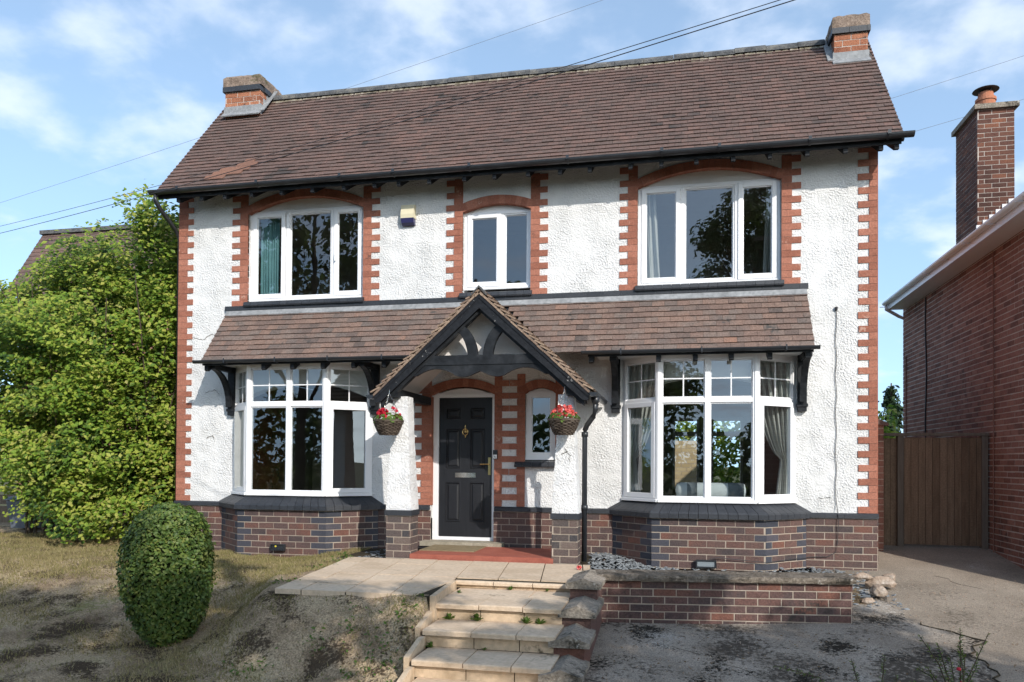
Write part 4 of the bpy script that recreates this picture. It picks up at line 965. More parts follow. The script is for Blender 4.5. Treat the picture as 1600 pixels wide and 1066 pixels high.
# ---- front door
df = MB(); x0, x1 = DOOR[0]+.003, DOOR[1]-.003; y = .06
df.box(x0, -.385, y, y+.09, -.012, 2.12); df.box(.413, x1, y, y+.09, -.012, 2.12); df.box(-.385, .413, y, y+.09, 2.043, 2.1)
a_, _ = arc_pts(x0, x1, DOOR[3], DOOR[4]); df.prism([(x, y+.012, z) for x, z in a_ if z > 2.09]+[(x1, y+.012, 2.1), (x0, y+.012, 2.1)], (0, .06, 0)); df.box(-.385, .413, y+.01, y+.09, -.012, .035)
dl = MB(); X0, X1, Z0, Z1 = -.383, .411, .038, 2.04; yd = .085
PAN = [(-.266, -.056, 1.735, 1.888), (.082, .292, 1.735, 1.888), (-.28, -.062, 1.02, 1.59), (.082, .296, 1.02, 1.59), (-.28, -.062, .248, .82), (.084, .302, .248, .82)]
xsn = sorted({X0, X1, *[p[0] for p in PAN[2:3]], *[p[1] for p in PAN[2:3]], *[p[0] for p in PAN[3:4]], *[p[1] for p in PAN[3:4]]})
PAN = [((-.28 if p[0] < 0 else .082), (-.062 if p[0] < 0 else .298), p[2], p[3]) for p in PAN]
xsn = [X0, -.28, -.062, .082, .298, X1]; zsn = [Z0, .248, .82, 1.02, 1.59, 1.735, 1.888, Z1]
for i in range(5):
    for j in range(7):
        c = ((xsn[i]+xsn[i+1])/2, (zsn[j]+zsn[j+1])/2)
        if any(p[0] < c[0] < p[1] and p[2] < c[1] < p[3] for p in PAN): continue
        dl.face([(xsn[i], yd, zsn[j]), (xsn[i+1], yd, zsn[j]), (xsn[i+1], yd, zsn[j+1]), (xsn[i], yd, zsn[j+1])])
def ringf(mb, r0, y0, r1, y1):
    A_ = [(r0[0], y0, r0[2]), (r0[1], y0, r0[2]), (r0[1], y0, r0[3]), (r0[0], y0, r0[3])]; B_ = [(r1[0], y1, r1[2]), (r1[1], y1, r1[2]), (r1[1], y1, r1[3]), (r1[0], y1, r1[3])]
    for i in range(4): j = (i+1) % 4; mb.face([A_[i], A_[j], B_[j], B_[i]])
ins = lambda r, d: (r[0]+d, r[1]-d, r[2]+d, r[3]-d)
for p in PAN:
    ringf(dl, p, yd, ins(p, .008), yd-.008); ringf(dl, ins(p, .008), yd-.008, ins(p, .016), yd+.012); ringf(dl, ins(p, .016), yd+.012, ins(p, .026), yd+.012); ringf(dl, ins(p, .026), yd+.012, ins(p, .05), yd-.003)
    r = ins(p, .05); dl.face([(r[0], yd-.003, r[2]), (r[1], yd-.003, r[2]), (r[1], yd-.003, r[3]), (r[0], yd-.003, r[3])])
dl.box(X0, X1, yd+.02, yd+.05, Z0, Z1)
door = obj('front_door', dl, 'door', H); fo = obj('door_frame', df, 'upvc', door)
k_ = MB(); k_.lathe((.013, yd-.002, 1.555), [(.022, 0), (.026, .006), (.012, .016)], 14, axis='y')
pts = [(.013+.04*math.cos(t), yd-.022, 1.545+.045*math.sin(t)) for t in [2*math.pi*i/18 for i in range(19)]]; k_.tube(pts, .007, 6); k_.tube([(.013, yd-.012, 1.645), (.013, yd-.016, 1.58)], [.006, .011], 6); k_.tube([(.013, yd-.012, 1.50), (.013, yd-.012, 1.465)], [.012, .006], 6)
obj('knocker', k_, 'brass', door)
k_ = MB(); k_.box(-.138, .167, yd-.008, yd-.001, .89, .958); k_.box(-.118, .147, yd-.014, yd-.0085, .905, .943); obj('letter_plate', k_, 'chrome', door)
k_ = MB(); k_.box(.352, .388, yd-.01, yd-.001, .93, 1.18); k_.tube([(.37, yd-.01, 1.085), (.37, yd-.05, 1.085), (.35, yd-.056, 1.085), (.245, yd-.056, 1.082)], .009, 8); obj('handle', k_, 'brass', door)
s = MB(); teeth(s, DOOR[0], -1, .15, .255, .487, 2.36, start=1); teeth(s, DOOR[1], 1, .112, .214, .487, 2.36, start=0); voussoirs(s, DOOR[0]+.003, DOOR[1]-.003, DOOR[3]+.02, DOOR[4], .115)
s.box(DOOR[0]-.001, DOOR[0]+.012, -.008, .058, .487, 2.05, 0)
obj('brick_surround', s, ['terracotta', 'mortar_red'], door)
# side light
(x0, x1, z0, zs, rise) = SIDE
f = MB(); frame_ring(f, x0+.003, x1-.003, 1.17, 2.145-.03, .05, .075, .07); a_, _ = arc_pts(x0, x1, zs, rise); f.prism([(x, .062, z) for x, z in a_ if z > 2.116]+[(x1, .062, 2.116), (x0, .062, 2.116)], (0, .05, 0)); f.box(x0, x1, .02, .0499, 1.15, 1.18)
sl_ = obj('side_window', f, 'upvc', H); pane(x0+.078, x1-.078, 1.245, 2.04, .09, sl_)
s = MB(); teeth(s, x0, -1, .118, .226, .487, 2.36, start=0); teeth(s, x1, 1, .115, .225, 1.14, 2.5, start=0); voussoirs(s, x0+.003, x1-.003, zs+.01, rise, .115); obj('brick_surround', s, ['terracotta', 'mortar_red'], sl_)
s = MB()
for i in range(5): a = .765+i*.122; s.prism([(a+.002, .05, 1.045), (a+.002, -.075, 1.045), (a+.002, -.08, 1.07), (a+.002, -.06, 1.105), (a+.002, .05, 1.148)], (.118, 0, 0))
obj('sill', s, 'bluebrick', sl_)
# bell, alarm, floodlights, cable
b = MB(); b.box(.452, .512, -.05, -.013, 1.155, 1.285, 0); b.box(.455, .509, -.054, -.0505, 1.165, 1.22, 1); bl = obj('doorbell', b, ['gutter', 'white'], H)
b = MB(); b.lathe((.482, -.054, 1.19), [(.012, 0), (.01, .004)], 12, axis='y'); obj('button', b, 'chrome', bl)
b = MB(); b.prism([(-.94, -.002, 4.85), (-.94, -.075, 4.84), (-.94, -.105, 4.70), (-.94, -.1, 4.645), (-.94, -.002, 4.645)], (.2, 0, 0)); al = obj('alarm_box', b, 'alarm', H)
for z in (4.79, 4.74): 
    b = MB(); b.box(-.93, -.75, -.099+.0, -.0925, z, z+.006)
b = MB(); b.prism([(-.935, -.004, 4.644), (-.935, -.1, 4.644), (-.935, -.085, 4.58), (-.935, -.04, 4.55), (-.935, -.004, 4.555)], (.19, 0, 0)); obj('alarm_lens', b, 'alarmblue', al)
def flood(x, z, w, h, lab, lens):
    y_ = -.56; b = MB(); b.box(x-w/2, x+w/2, y_-.05, y_-.005, z-h/2, z-h/2+.016); b.box(x-w/2, x+w/2, y_-.05, y_-.005, z+h/2-.016, z+h/2); b.box(x-w/2, x-w/2+.016, y_-.05, y_-.005, z-h/2+.016, z+h/2-.016); b.box(x+w/2-.016, x+w/2, y_-.05, y_-.005, z-h/2+.016, z+h/2-.016); b.box(x-w/2+.016, x+w/2-.016, y_-.03, y_-.005, z-h/2+.016, z+h/2-.016)
    o = obj('floodlight', b, 'gutter', H, label=lab); b = MB(); b.box(x-w/2+.018, x+w/2-.018, y_-.04, y_-.0301, z-h/2+.018, z+h/2-.018); l = obj('lens', b, lens, o)
    return o
flood(3.36, -.155, .25, .1, 'floodlight with clear grey glass', 'lens')
fo = flood(-2.56, -.12, .22, .09, 'dark floodlight with yellow dot', 'gutter'); b = MB(); b.lathe((-2.59, -.601, -.105), [(.016, 0), (.012, .004)], 10, axis='y'); obj('indicator', b, 'yellow', fo)
b = MB(); pts = [(5.005, -.012, 3.14)]+[(5.005+.008*math.sin(i*1.3), -.014 if i < 26 else -.055, 3.1-.1*i) for i in range(1, 26)]+[(5.02, -.055, .48), (5.03, -.05, .42), (5.02, -.035, .1), (5.0, -.035, -.02), (4.9, -.035, -.08), (4.68, -.035, -.09), (4.4, -.29, -.1), (4.09, -.575, -.115), (3.5, -.575, -.07), (3.4, -.575, -.1)]
b.tube(pts, .0042, 6); b.tube([(5.005, -.01, 3.11), (5.005, -.03, 3.15)], .018, 8); obj('wall_cable', b, 'cable', H)
def crack(pts, y=-.004):
    m = MB(); P = []
    for (x0, z0), (x1, z1) in zip(pts, pts[1:]):
        for k in range(6): t = k/6; P.append((lerp(x0, x1, t)+rnd(-.012, .012), y, lerp(z0, z1, t)+rnd(-.01, .01)))
    m.tube(P, [rnd(.001, .0042) for _ in P], 5); obj('render_crack', m, 'joint', H)
crack([(-4.4, 3.02), (-4.2, 2.98), (-4.05, 3.06), (-3.95, 3.05)])
crack([(-4.15, 2.16), (-3.98, 2.2), (-3.9, 2.12)]); crack([(-4.12, 1.46), (-4.0, 1.5), (-3.97, 1.38)])
crack([(4.8, .67), (4.9, .685), (4.97, .675)])
crack([(1.66, 1.28), (1.72, 1.2), (1.7, 1.08)], -1.27); crack([(1.6, 1.22), (1.72, 1.26)], -1.268)
# small projecting brick return on the right-hand side, behind the corner
b = MB(); bricks(b, (XR, 1.1), (1, 0), (0, -1), .0, .34, -.4, 1.72, d=.02, L=.23); b.box(XR+.001, XR+.335, 1.101, 1.5, -.4, 1.71, 1); b.prism([(XR, 1.05, 1.72), (XR+.4, 1.05, 1.66), (XR+.4, 1.05, 1.70), (XR, 1.05, 1.88)], (0, .5, 0), 2); obj('side_lean_to', b, ['neighbrick', 'mortar', 'tile'], H)

# =========================================================================== soft things in the windows
def curtain(name, label, x0, x1, z0, z1, y, m, waves, amp=.03, top=None, group=None, pinch=None):
    c = MB(); nx_, nz = 60, 20
    for j in range(nz+1):
        t = j/nz; z = lerp(z0, z1, t)
        a, b_ = x0, x1
        if pinch: a, b_ = pinch(t)
        for i in range(nx_+1):
            s = i/nx_; ph = 2*math.pi*waves*s
            c.v.append((lerp(a, b_, s)+.006*math.sin(3*z+ph), y+amp*math.sin(ph)+amp*.4*math.sin(2.3*ph+z*2), z))
    for j in range(nz):
        for i in range(nx_): a = j*(nx_+1)+i; c.f.append((a, a+1, a+nx_+2, a+nx_+1)); c.m.append(0)
    return tag(obj(name, c, m, smooth=True, loc=((x0+x1)/2, y, z0)), label, 'curtain', group)
curtain('curtain', 'teal pleated curtain hanging inside the upper left window', -3.37, -3.05, 3.4, 4.87, .24, 'teal', 7)
curtain('curtain', 'cream curtain at the left side of the upper right window', 2.5, 2.68, 3.4, 4.9, .24, 'cream', 3, pinch=lambda t: (2.46, lerp(2.78, 2.68, t)))
curtain('curtain', 'cream curtain at the right side of the upper right window', 4.1, 4.34, 3.4, 4.9, .24, 'cream', 4, pinch=lambda t: (lerp(4.12, 4.16, t), 4.32))
def tieback(t):
    if t < .3: return (2.36, lerp(2.52, 2.45, t/.3))
    return (2.36, lerp(2.45, 2.86, ((t-.3)/.7)**.6))
curtain('curtain', 'cream tied back curtain in the left side of the right bay', 2.36, 2.85, .62, 2.45, -.02, 'cream', 6, amp=.03, pinch=tieback)
curtain('curtain', 'cream tied back curtain in the right side of the right bay', 3.9, 4.4, .62, 2.45, -.02, 'cream', 6, amp=.03, pinch=lambda t: (2*3.385-tieback(t)[1]-.0, 4.42))
curtain('curtain', 'grey blind hanging in the narrow left light of the left bay', -3.5, -3.26, .7, 1.85, -.18, 'cream', .5, amp=.005, pinch=lambda t: (-3.52, -3.3))
b = MB(); b.lathe((0, 0, 0), [(.02, 0), (.085, .012), (.095, .05), (.095, .25)], 20); b2 = MB(); b2.lathe((0, 0, 0), [(.096, .25), (.098, .3), (.098, .4)], 20)
bol = thing('bolster', 'pale bolster cushion with grey bands lying behind the right bay glass', 'cushion', (3.4, .0, .78))
def lx(mb, x0, prof, mi=0, n=20):
    k0 = len(mb.v)
    for (r_, s) in prof:
        for j in range(n): t = 2*math.pi*j/n; mb.v.append((x0+s, .02+r_*math.cos(t), .75+r_*math.sin(t)))
    for i in range(len(prof)-1):
        for j in range(n): q_ = (j+1) % n; mb.f.append((k0+i*n+j, k0+i*n+q_, k0+(i+1)*n+q_, k0+(i+1)*n+j)); mb.m.append(mi)
    mb.f.append(tuple(k0+j for j in range(n))); mb.m.append(mi); e = k0+(len(prof)-1)*n; mb.f.append(tuple(e+j for j in range(n))[::-1]); mb.m.append(mi)
b = MB(); lx(b, 2.98, [(.03, 0), (.09, .015), (.108, .06), (.108, .84), (.09, .895), (.03, .91)]); obj('bolster_body', b, 'cushion', bol, smooth=True)
b = MB(); lx(b, 3.13, [(.1095, 0), (.111, .03), (.1095, .13)]); lx(b, 3.66, [(.1095, 0), (.111, .03), (.109, .2)]); obj('bolster_band', b, 'cushiongrey', bol, smooth=True)
b = MB(); b.box(2.85, 3.95, -.12, .3, .58, .64); b.box(2.9, 2.96, -.1, .28, .0, .58); b.box(3.84, 3.9, -.1, .28, 0, .58); tag(obj('window_seat', b, 'white', loc=(3.4, .1, 0)), 'white window seat inside the right bay under the bolster', 'seat')

# =========================================================================== hanging baskets
def basket(x, y, zr, petal, label):
    t = thing('hanging_basket', label, 'hanging basket', (x, y, zr-.175), 'hanging baskets')
    w = MB(); n = 26
    for r_ in range(11):      # woven bands
        z = zr-.165+r_*.0165; rad = lerp(.105, .182, (r_/10)**.75)
        for j in range(n):
            if (j % 2) == (r_ % 2): continue
            a0, a1 = 2*math.pi*(j-.25)/n, 2*math.pi*(j+1.25)/n
            pts = [(x+(rad+.006*math.sin(math.pi*k/4))*math.cos(lerp(a0, a1, k/4)), y+(rad+.006*math.sin(math.pi*k/4))*math.sin(lerp(a0, a1, k/4)), z+rnd(-.002, .002)) for k in range(5)]
            w.tube(pts, .008, 5)
    for r_ in range(2): w.tube([(x+.186*math.cos(2*math.pi*j/24), y+.186*math.sin(2*math.pi*j/24), zr+.006+r_*.009) for j in range(25)], .009, 6)
    for j in range(n): a = 2*math.pi*(j+.0)/n; w.tube([(x+.103*math.cos(a), y+.103*math.sin(a), zr-.17), (x+.15*math.cos(a), y+.15*math.sin(a), zr-.09), (x+.18*math.cos(a), y+.18*math.sin(a), zr)], .006, 5)
    w.lathe((x, y, zr-.172), [(.06, 0), (.1, .004), (.14, .09), (.172, .155)], 18)
    obj('wicker_bowl', w, 'wicker', t)
    ch = MB(); top = V3((x, y+.02, zr+.36))
    for a in (.5, 2.6, 4.7):
        p = V3((x+.178*math.cos(a), y+.178*math.sin(a), zr+.01)); N_ = 16
        for i in range(N_):
            c = p.lerp(top, (i+.5)/N_); d_ = (top-p).normalized(); s_ = d_.cross(V3((0, 1, 0)) if i % 2 else V3((1, 0, 0))).normalized(); L_ = (top-p).length/N_*.75
            q_ = [c-d_*L_*.6, c+s_*.005, c+d_*L_*.6, c-s_*.005, c-d_*L_*.6]; ch.tube(q_, .0017, 4, cap=False)
    ch.tube([top, top+V3((0, 0, .03)), top+V3((0, .02, .05))], .004, 5)
    obj('chain', ch, 'chrome', t)
    fo_ = MB(); fl = MB()
    for _ in range(120):
        d_ = rdir(); d_.z = abs(d_.z)*.6-(.25 if random.random() < .12 else 0); c = V3((x, y, zr+.02))+V3((d_.x*.19, d_.y*.19, d_.z*.15)); leaf(fo_, c, d_+V3((0, 0, .5)), rnd(.04, .065), .8)
    for _ in range(24):
        d_ = rdir(); d_.z = abs(d_.z); c = V3((x, y, zr+.05))+V3((d_.x*.13, d_.y*.13, d_.z*.12))
        for _k in range(22):
            e = rdir(); e2 = (e+d_*.8).normalized(); leaf(fl, c+e2*rnd(.008, .034), e2+rdir()*.5, rnd(.026, .04), .95)
    obj('foliage', fo_, 'weed', t); obj('flowers', fl, petal, t)
basket(-.55, -1.5, 1.615, 'red', 'wicker hanging basket of crimson flowers in front of the left porch pier')
basket(1.675, -1.5, 1.615, 'coral', 'wicker hanging basket of coral pink flowers in front of the right porch pier')

# =========================================================================== gate, neighbour, far things
GY = 1.45
gate = thing('wooden_gate', 'dark brown vertical board side gate between the two houses', 'gate', (6.6, GY, -.05))
b = MB(); x = 6.2
while x < 7.19: b.box(x+.003, x+.092, GY, GY+.022+rnd(0, .003), -.03, 1.51); x += .095
obj('board_panel', b, 'oldwood', gate)
b = MB(); x = 5.86
while x < 6.1: b.box(x+.0015, x+.083, GY+.03, GY+.052, -.06, 1.5); x += .085
obj('board_panel', b, 'oldwood', gate, label='narrow fixed board panel beside gate')
for x in (6.11, 7.21): b = MB(); b.box(x, x+.08, GY-.03, GY+.07, -.1, 1.53); obj('post', b, 'post', gate)
b = MB(); b.box(5.86, 7.3, GY-.04, GY+.08, 1.535, 1.575); obj('top_rail', b, 'post', gate)

NX = 7.33
nb_ = thing('brick_house', 'red brick neighbouring house with white eaves and a tall chimney beyond the drive', 'house', (9.5, 1, -.3))
b = MB(); bricks(b, (NX, 5.7), (0, -1), (-1, 0), 0, 6.5, -.6, 4.2, h=.079, L=.232, gap=.015, d=.02)
b.box(NX+.001, 15.5, -.8, 5.7, -.8, 4.2, 2)
bricks(b, (NX-.02, -.8), (1, 0), (0, -1), 0, 8.2, -.6, 4.2, h=.079, L=.232, gap=.015, d=.02)
b.prism([(NX+.05, -.79, 4.2), (15.4, -.79, 4.2), (11.4, -.79, 7.0)], (0, 6.4, 0), 2)
obj('wall', b, ['neighbrick', 'mortar_pale', 'neighbrick'], nb_)
b = MB(); b.prism([(6.97, 5.55, 4.3), (11.4, 5.55, 7.3), (15.9, 5.55, 4.3), (15.9, 5.55, 4.2), (11.4, 5.55, 7.2), (6.97, 5.55, 4.24)], (0, -6.55, 0)); nroof = obj('roof', b, 'tile', nb_)
b = MB(); b.box(6.98, 7.0, -1.0, 5.52, 4.13, 4.29); b.box(6.9995, NX-.02, -1.0, 5.52, 4.13, 4.142); obj('soffit', b, 'upvc', nroof)
b = MB(); gutter(b, -1.05, 5.55, 6.94, 4.27, r=.055, ax='y'); ng = obj('gutter', b, 'upvc', nroof)
b = MB()
for y in frange(-.6, 5.6, .95): b = MB(); b.box(6.865, 6.985, y, y+.03, 4.205, 4.212); obj('gutter_bracket', b, 'upvc', nroof)
b = MB(); b.tube([(6.94, 5.46, 4.22), (6.95, 5.48, 4.14), (7.25, 5.75, 4.04), (7.4, 5.78, 3.98), (7.42, 5.79, 3.9), (7.42, 5.79, -.3)], .034, 8); obj('downpipe', b, 'upvc', nb_, smooth=True)
b = MB(); b.tube([(NX-.03, 4.25+.03*math.sin(i*.7), 4.1-.2*i) for i in range(21)], .014, 6); obj('wall_cable', b, 'cable', nb_)
b = MB(); b.tube([(NX-.035, 5.45, 3.2), (NX-.035, 5.45, -.2)], .012, 6); b.tube([(NX-.035, 1.25, 4.1), (NX-.035, 1.25, -.3)], .008, 6); obj('wall_pipe', b, 'neighbrick', nb_)
cx0, cx1, cy0 = 8.045, 8.62, 4.0
b = MB(); bricks(b, (cx0, cy0+.02), (1, 0), (0, -1), 0, cx1-cx0, 4.6, 7.26, h=.08, d=.02); bricks(b, (cx0+.02, cy0+1.05), (0, -1), (-1, 0), 0, 1.05, 4.6, 7.26, h=.08, d=.02, first=1); b.box(cx0+.005, cx1, cy0+.021, cy0+1.05, 4.6, 7.26, 1)
nc = obj('chimney', b, [mat('sooty_brick', [(.06, .035, .03), (.12, .058, .045), (.15, .07, .05), (.24, .1, .06)], .9, .15, island=.7, scale=2.5, bump=.005, bscale=60, fine=.25), 'mortar_pale'], nb_)
b = MB(); b.prism([(cx0-.06, cy0-.06, 7.26), (cx1+.06, cy0-.06, 7.26), (cx1+.06, cy0+1.11, 7.26), (cx0-.06, cy0+1.11, 7.26)], (0, 0, .085)); obj('cap', b, 'coping', nc)
b = MB(); b.lathe((8.3, cy0+.35, 7.34), [(.15, 0), (.15, .2), (.165, .2), (.165, .25), (.13, .26), (.115, .36)], 20, 0); po = obj('pot', b, 'claypot', nc)
b = MB(); b.lathe((8.3, cy0+.35, 7.74), [(.21, 0), (.2, .012), (.1, .05), (.03, .065)], 20); 
for a in (.4, 1.97, 3.5, 5.1): b.tube([(8.3+.12*math.cos(a), cy0+.35+.12*math.sin(a), 7.68), (8.3+.13*math.cos(a), cy0+.35+.13*math.sin(a), 7.75)], .008, 5)
obj('cowl', b, 'cable', nc)
b = MB()
for i in range(6): b.box(cx0-.02+i*.1, cx0+.08+i*.1, cy0-.015, cy0+.001, 4.7+i*.07, 5.26+i*.085)
obj('stepped_flashing', b, 'upvc', nc)

def tree(name, label, cat, base, limbs, clumps, leafm, n, size, group=None, r0=.22, asp=.6, bark='bark'):
    """limbs: list of point lists; clumps: (x,y,z,r)"""
    t = thing(name, label, cat, base, group)
    tr = MB()
    for pts, ra, rb in limbs: tr.tube([V3(p) for p in pts], [lerp(ra, rb, i/(len(pts)-1)) for i in range(len(pts))], 8)
    obj('trunk', tr, bark, t, smooth=True)
    cr_ = MB(); tot = sum(c[3]**2 for c in clumps)
    for (x, y, z, r_) in clumps:
        k = int(n*r_*r_/tot)
        for _ in range(k):
            d_ = rdir(); rr_ = r_*rnd(.35, 1.05)*(1+.12*math.sin(5*d_.x+3*d_.z)); c = V3((x, y, z))+V3((d_.x, d_.y, d_.z*.8))*rr_
            leaf(cr_, c, (d_+V3((0, 0, .6))+rdir()*.7), size*rnd(.6, 1.3), asp)
    obj('crown', cr_, leafm, t); return t

# big shrub left of the house ------------------------------------------------
def shrub():
    t = thing('shrub', 'tall yellow green leafy shrub filling the left side beside the house', 'shrub', (-6.9, 1.2, -.2))
    st = MB(); tips = []
    for i in range(46):
        bx_, by_ = rnd(-7.9, -5.4), rnd(.3, 1.8); d_ = V3((rnd(-.35, .35), rnd(-.6, .2), 1)); L_ = rnd(2.2, 4.6); pts = []
        for k in range(6): s = k/5; pts.append((bx_+d_.x*L_*s*s*.8, by_+d_.y*L_*s*s*.6, -.2+L_*s*.95))
        st.tube(pts, [lerp(.03, .008, k/5) for k in range(6)], 5)
    obj('stems', st, 'bark', t)
    lf = MB(); cl = []
    def side(z):   # left and right edge of the outline at height z
        K = [(-.2, -7.0, -5.2), (.55, -7.15, -4.85), (1.0, -9.0, -4.85), (3.7, -9.0, -4.75), (4.15, -8.3, -4.8), (4.5, -7.5, -4.85), (4.72, -6.8, -4.9), (4.95, -6.3, -5.0), (5.2, -6.05, -5.15), (5.5, -5.85, -5.4)]
        for (a, l1, r1), (b_, l2, r2) in zip(K, K[1:]):
            if z <= b_: t_ = max(0, (z-a)/(b_-a)); return lerp(l1, l2, t_), lerp(r1, r2, t_)
        return -5.8, -5.5
    cnt = 0
    while cnt < 560:
        z = rnd(.0, 5.35); x = rnd(-9.4, -4.75); y = rnd(-.8, 1.6)
        l_, r__ = side(z); w = (r__-l_)/2; cx = (l_+r__)/2
        e = ((x-cx)/w)**2+((y-.9)/(1.65 if z < 3.5 else 1.1))**2
        if e > 1 or (e < .12 and z < 3.6): continue
        if x > -4.9: continue
        cl.append((x, y, z, rnd(.22, .46))); cnt += 1
    cl += [(-5.65+rnd(-.12, .12), .5, 4.75+.1*i, .15) for i in range(7)]+[(-7.3+.1*i, .6, 4.3+.08*i, .2) for i in range(4)]+[(-5.3, .5, 4.2, .3), (-5.15, .4, 3.6, .35), (-5.2, .4, 2.7, .35), (-5.25, .2, 1.9, .35), (-5.3, .1, 1.2, .35), (-5.6, -.2, .5, .35), (-6.2, -.35, .35, .35), (-6.9, -.4, .3, .35), (-6.7, -.3, .4, .35), (-6.5, -.4, .9, .4), (-5.9, -.3, 1.1, .4)]
    for (x0, z0, x1, z1) in ((-5.75, 4.9, -5.6, 5.75), (-5.6, 4.9, -5.3, 5.45), (-5.3, 4.5, -5.1, 4.95), (-6.1, 4.3, -6.25, 4.75), (-6.6, 4.1, -6.75, 4.5), (-7.1, 3.9, -7.35, 4.45), (-7.4, 3.8, -7.7, 4.2), (-7.0, 4.0, -6.85, 4.45), (-8.2, 3.4, -8.6, 3.75), (-5.1, 4.3, -4.95, 4.6)):
        y_ = rnd(.1, .9); st2 = [V3((lerp(x0, x1, k/6)+rnd(-.03, .03), y_, lerp(z0-.5, z1, k/6))) for k in range(7)]
        for p, q in zip(st2, st2[1:]):
            for _ in range(11): leaf(lf, p.lerp(q, rnd(0, 1))+rdir()*rnd(.02, .11), rdir()+V3((.3, -.45, .55)), rnd(.06, .11), .62)
    for (x, y, z, r_) in cl:
        # each clump is a spray of leaves with their faces tipped to the sky
        ax = V3((rnd(-.5, .5), rnd(-1, -.1), rnd(.2, 1))).normalized()
        for _ in range(int(120*(r_/.34)**1.6)):
            d_ = rdir(); c = V3((x, y, z))+V3((d_.x*r_*1.15, d_.y*r_, d_.z*r_*.62))*rnd(.45, 1.05)
            if c.x > -4.72: continue
            if c.z < lawn_z(c.x, c.y)+.08: continue
            leaf(lf, c, ax*.6+V3((.3, -.45, .55))+rdir()*.55, rnd(.045, .105), .66, fold=.25)
    for _ in range(7000):
        z = rnd(.3, 4.5); l_, r__ = side(z)
        x = rnd(l_+.1, r__-.12); leaf(lf, V3((x, rnd(.7, 1.9), z)), V3((0, -.6, .5))+rdir()*.8, rnd(.12, .2), .7)
    obj('foliage', lf, 'shrubleaf', t)
shrub()
# clipped bush
def bush(cx, cy, zb, zt, hw):
    t = thing('clipped_bush', 'dense dark green clipped egg shaped bush on the lawn', 'bush', (cx, cy, zb))
    core_ = MB(); prof = []
    def rad(s): # s 0..1 from the base upward
        K = [(0, .45), (.06, .58), (.2, .8), (.36, .95), (.52, 1.0), (.66, .985), (.8, .88), (.9, .7), (.96, .46), (1, 0)]
        for (a, p), (b_, q) in zip(K, K[1:]):
            if s <= b_: return hw*lerp(p, q, (s-a)/(b_-a))
        return 0
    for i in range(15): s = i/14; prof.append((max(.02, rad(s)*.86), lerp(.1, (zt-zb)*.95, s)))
    core_.lathe((cx, cy, zb), prof, 24); obj('inner_body', core_, mat('bush_inner', [(.012, .018, .007), (.022, .03, .012)], .95, .05, scale=14), t)  # one solid, nearly black body filling the bush behind its leaves
    st = MB()
    for i in range(7): a = i*.9; st.tube([(cx+.05*math.cos(a), cy+.05*math.sin(a), zb-.1), (cx+.2*math.cos(a), cy+.2*math.sin(a), zb+.25)], .016, 6)
    obj('stem', st, 'bark', t)
    lf = MB()
    for _ in range(15000):
        s = rnd(0, 1); a = rnd(0, 2*math.pi); r_ = rad(s)*(1+.035*math.sin(3*a+6*s)+.025*math.sin(7*a-9*s))
        if random.random() > (r_/hw)**.8+.05: continue
        rr_ = r_*rnd(.88, 1.03) if s > .05 else r_*rnd(.3, 1.0)
        p = V3((cx+rr_*math.cos(a), cy+rr_*math.sin(a), zb+.06+s*(zt-zb-.06)+rnd(-.015, .015)))
        nz = (s-.5)*1.6 if s > .5 else (s-.5)*.5
        leaf(lf, p, V3((math.cos(a), math.sin(a), nz+.35))+rdir()*.75, rnd(.028, .052), .62)
    for _ in range(110):
        s = rnd(.15, .97); a = rnd(0, 6.28); d_ = V3((math.cos(a), math.sin(a), rnd(.1, .9))).normalized(); p = V3((cx+rad(s)*math.cos(a), cy+rad(s)*math.sin(a), zb+.06+s*(zt-zb-.06)))
        for k in range(6): leaf(lf, p+d_*(.012*k)+rdir()*.012, d_+rdir(), rnd(.025, .045), .6)
    obj('leaves', lf, 'bushleaf', t)
bush(-1.9, -3.9, -.74, .69, .425)

tree('conifer', 'dark ragged conifer showing above the side gate behind the houses', 'tree', (9.3, 14.5, -.4), [([(9.3, 14.5, -.4), (9.3, 14.5, 3.6)], .14, .02)],
     [(9.3+rnd(-.9, .9)*(1-i/24), 14.5+rnd(-.6, .6), .3+i*.135, .55*(1-i/28)+.1) for i in range(24)], 'conifer', 5200, .16)
fh = thing('far_house', 'brown tiled house roof and brick gable rising behind the tall green shrub', 'house', (-15.5, 13, -.4))
b = MB(); b.box(-19.2, -12, 11.6, 14.4, -.6, 6.8); b.prism([(-19.2, 11.6, 6.8), (-19.2, 14.4, 6.8), (-19.2, 13, 9.0)], (7.2, 0, 0)); obj('wall', b, 'neighbrick', fh)
b = MB()
for sg in (-1, 1): tiles(b, ((-19.6 if sg < 0 else -11.7), 13+sg*1.7, 6.65), (-sg, 0, 0), (0, -sg*1.7, 2.68), 7.9, math.hypot(1.7, 2.68), w=.33, gauge=.2)
obj('roof', b, 'tile', fh)
b = MB(); b.box(-19.65, -11.65, 12.86, 13.14, 9.28, 9.42); obj('ridge_tiles', b, 'ridge', fh)
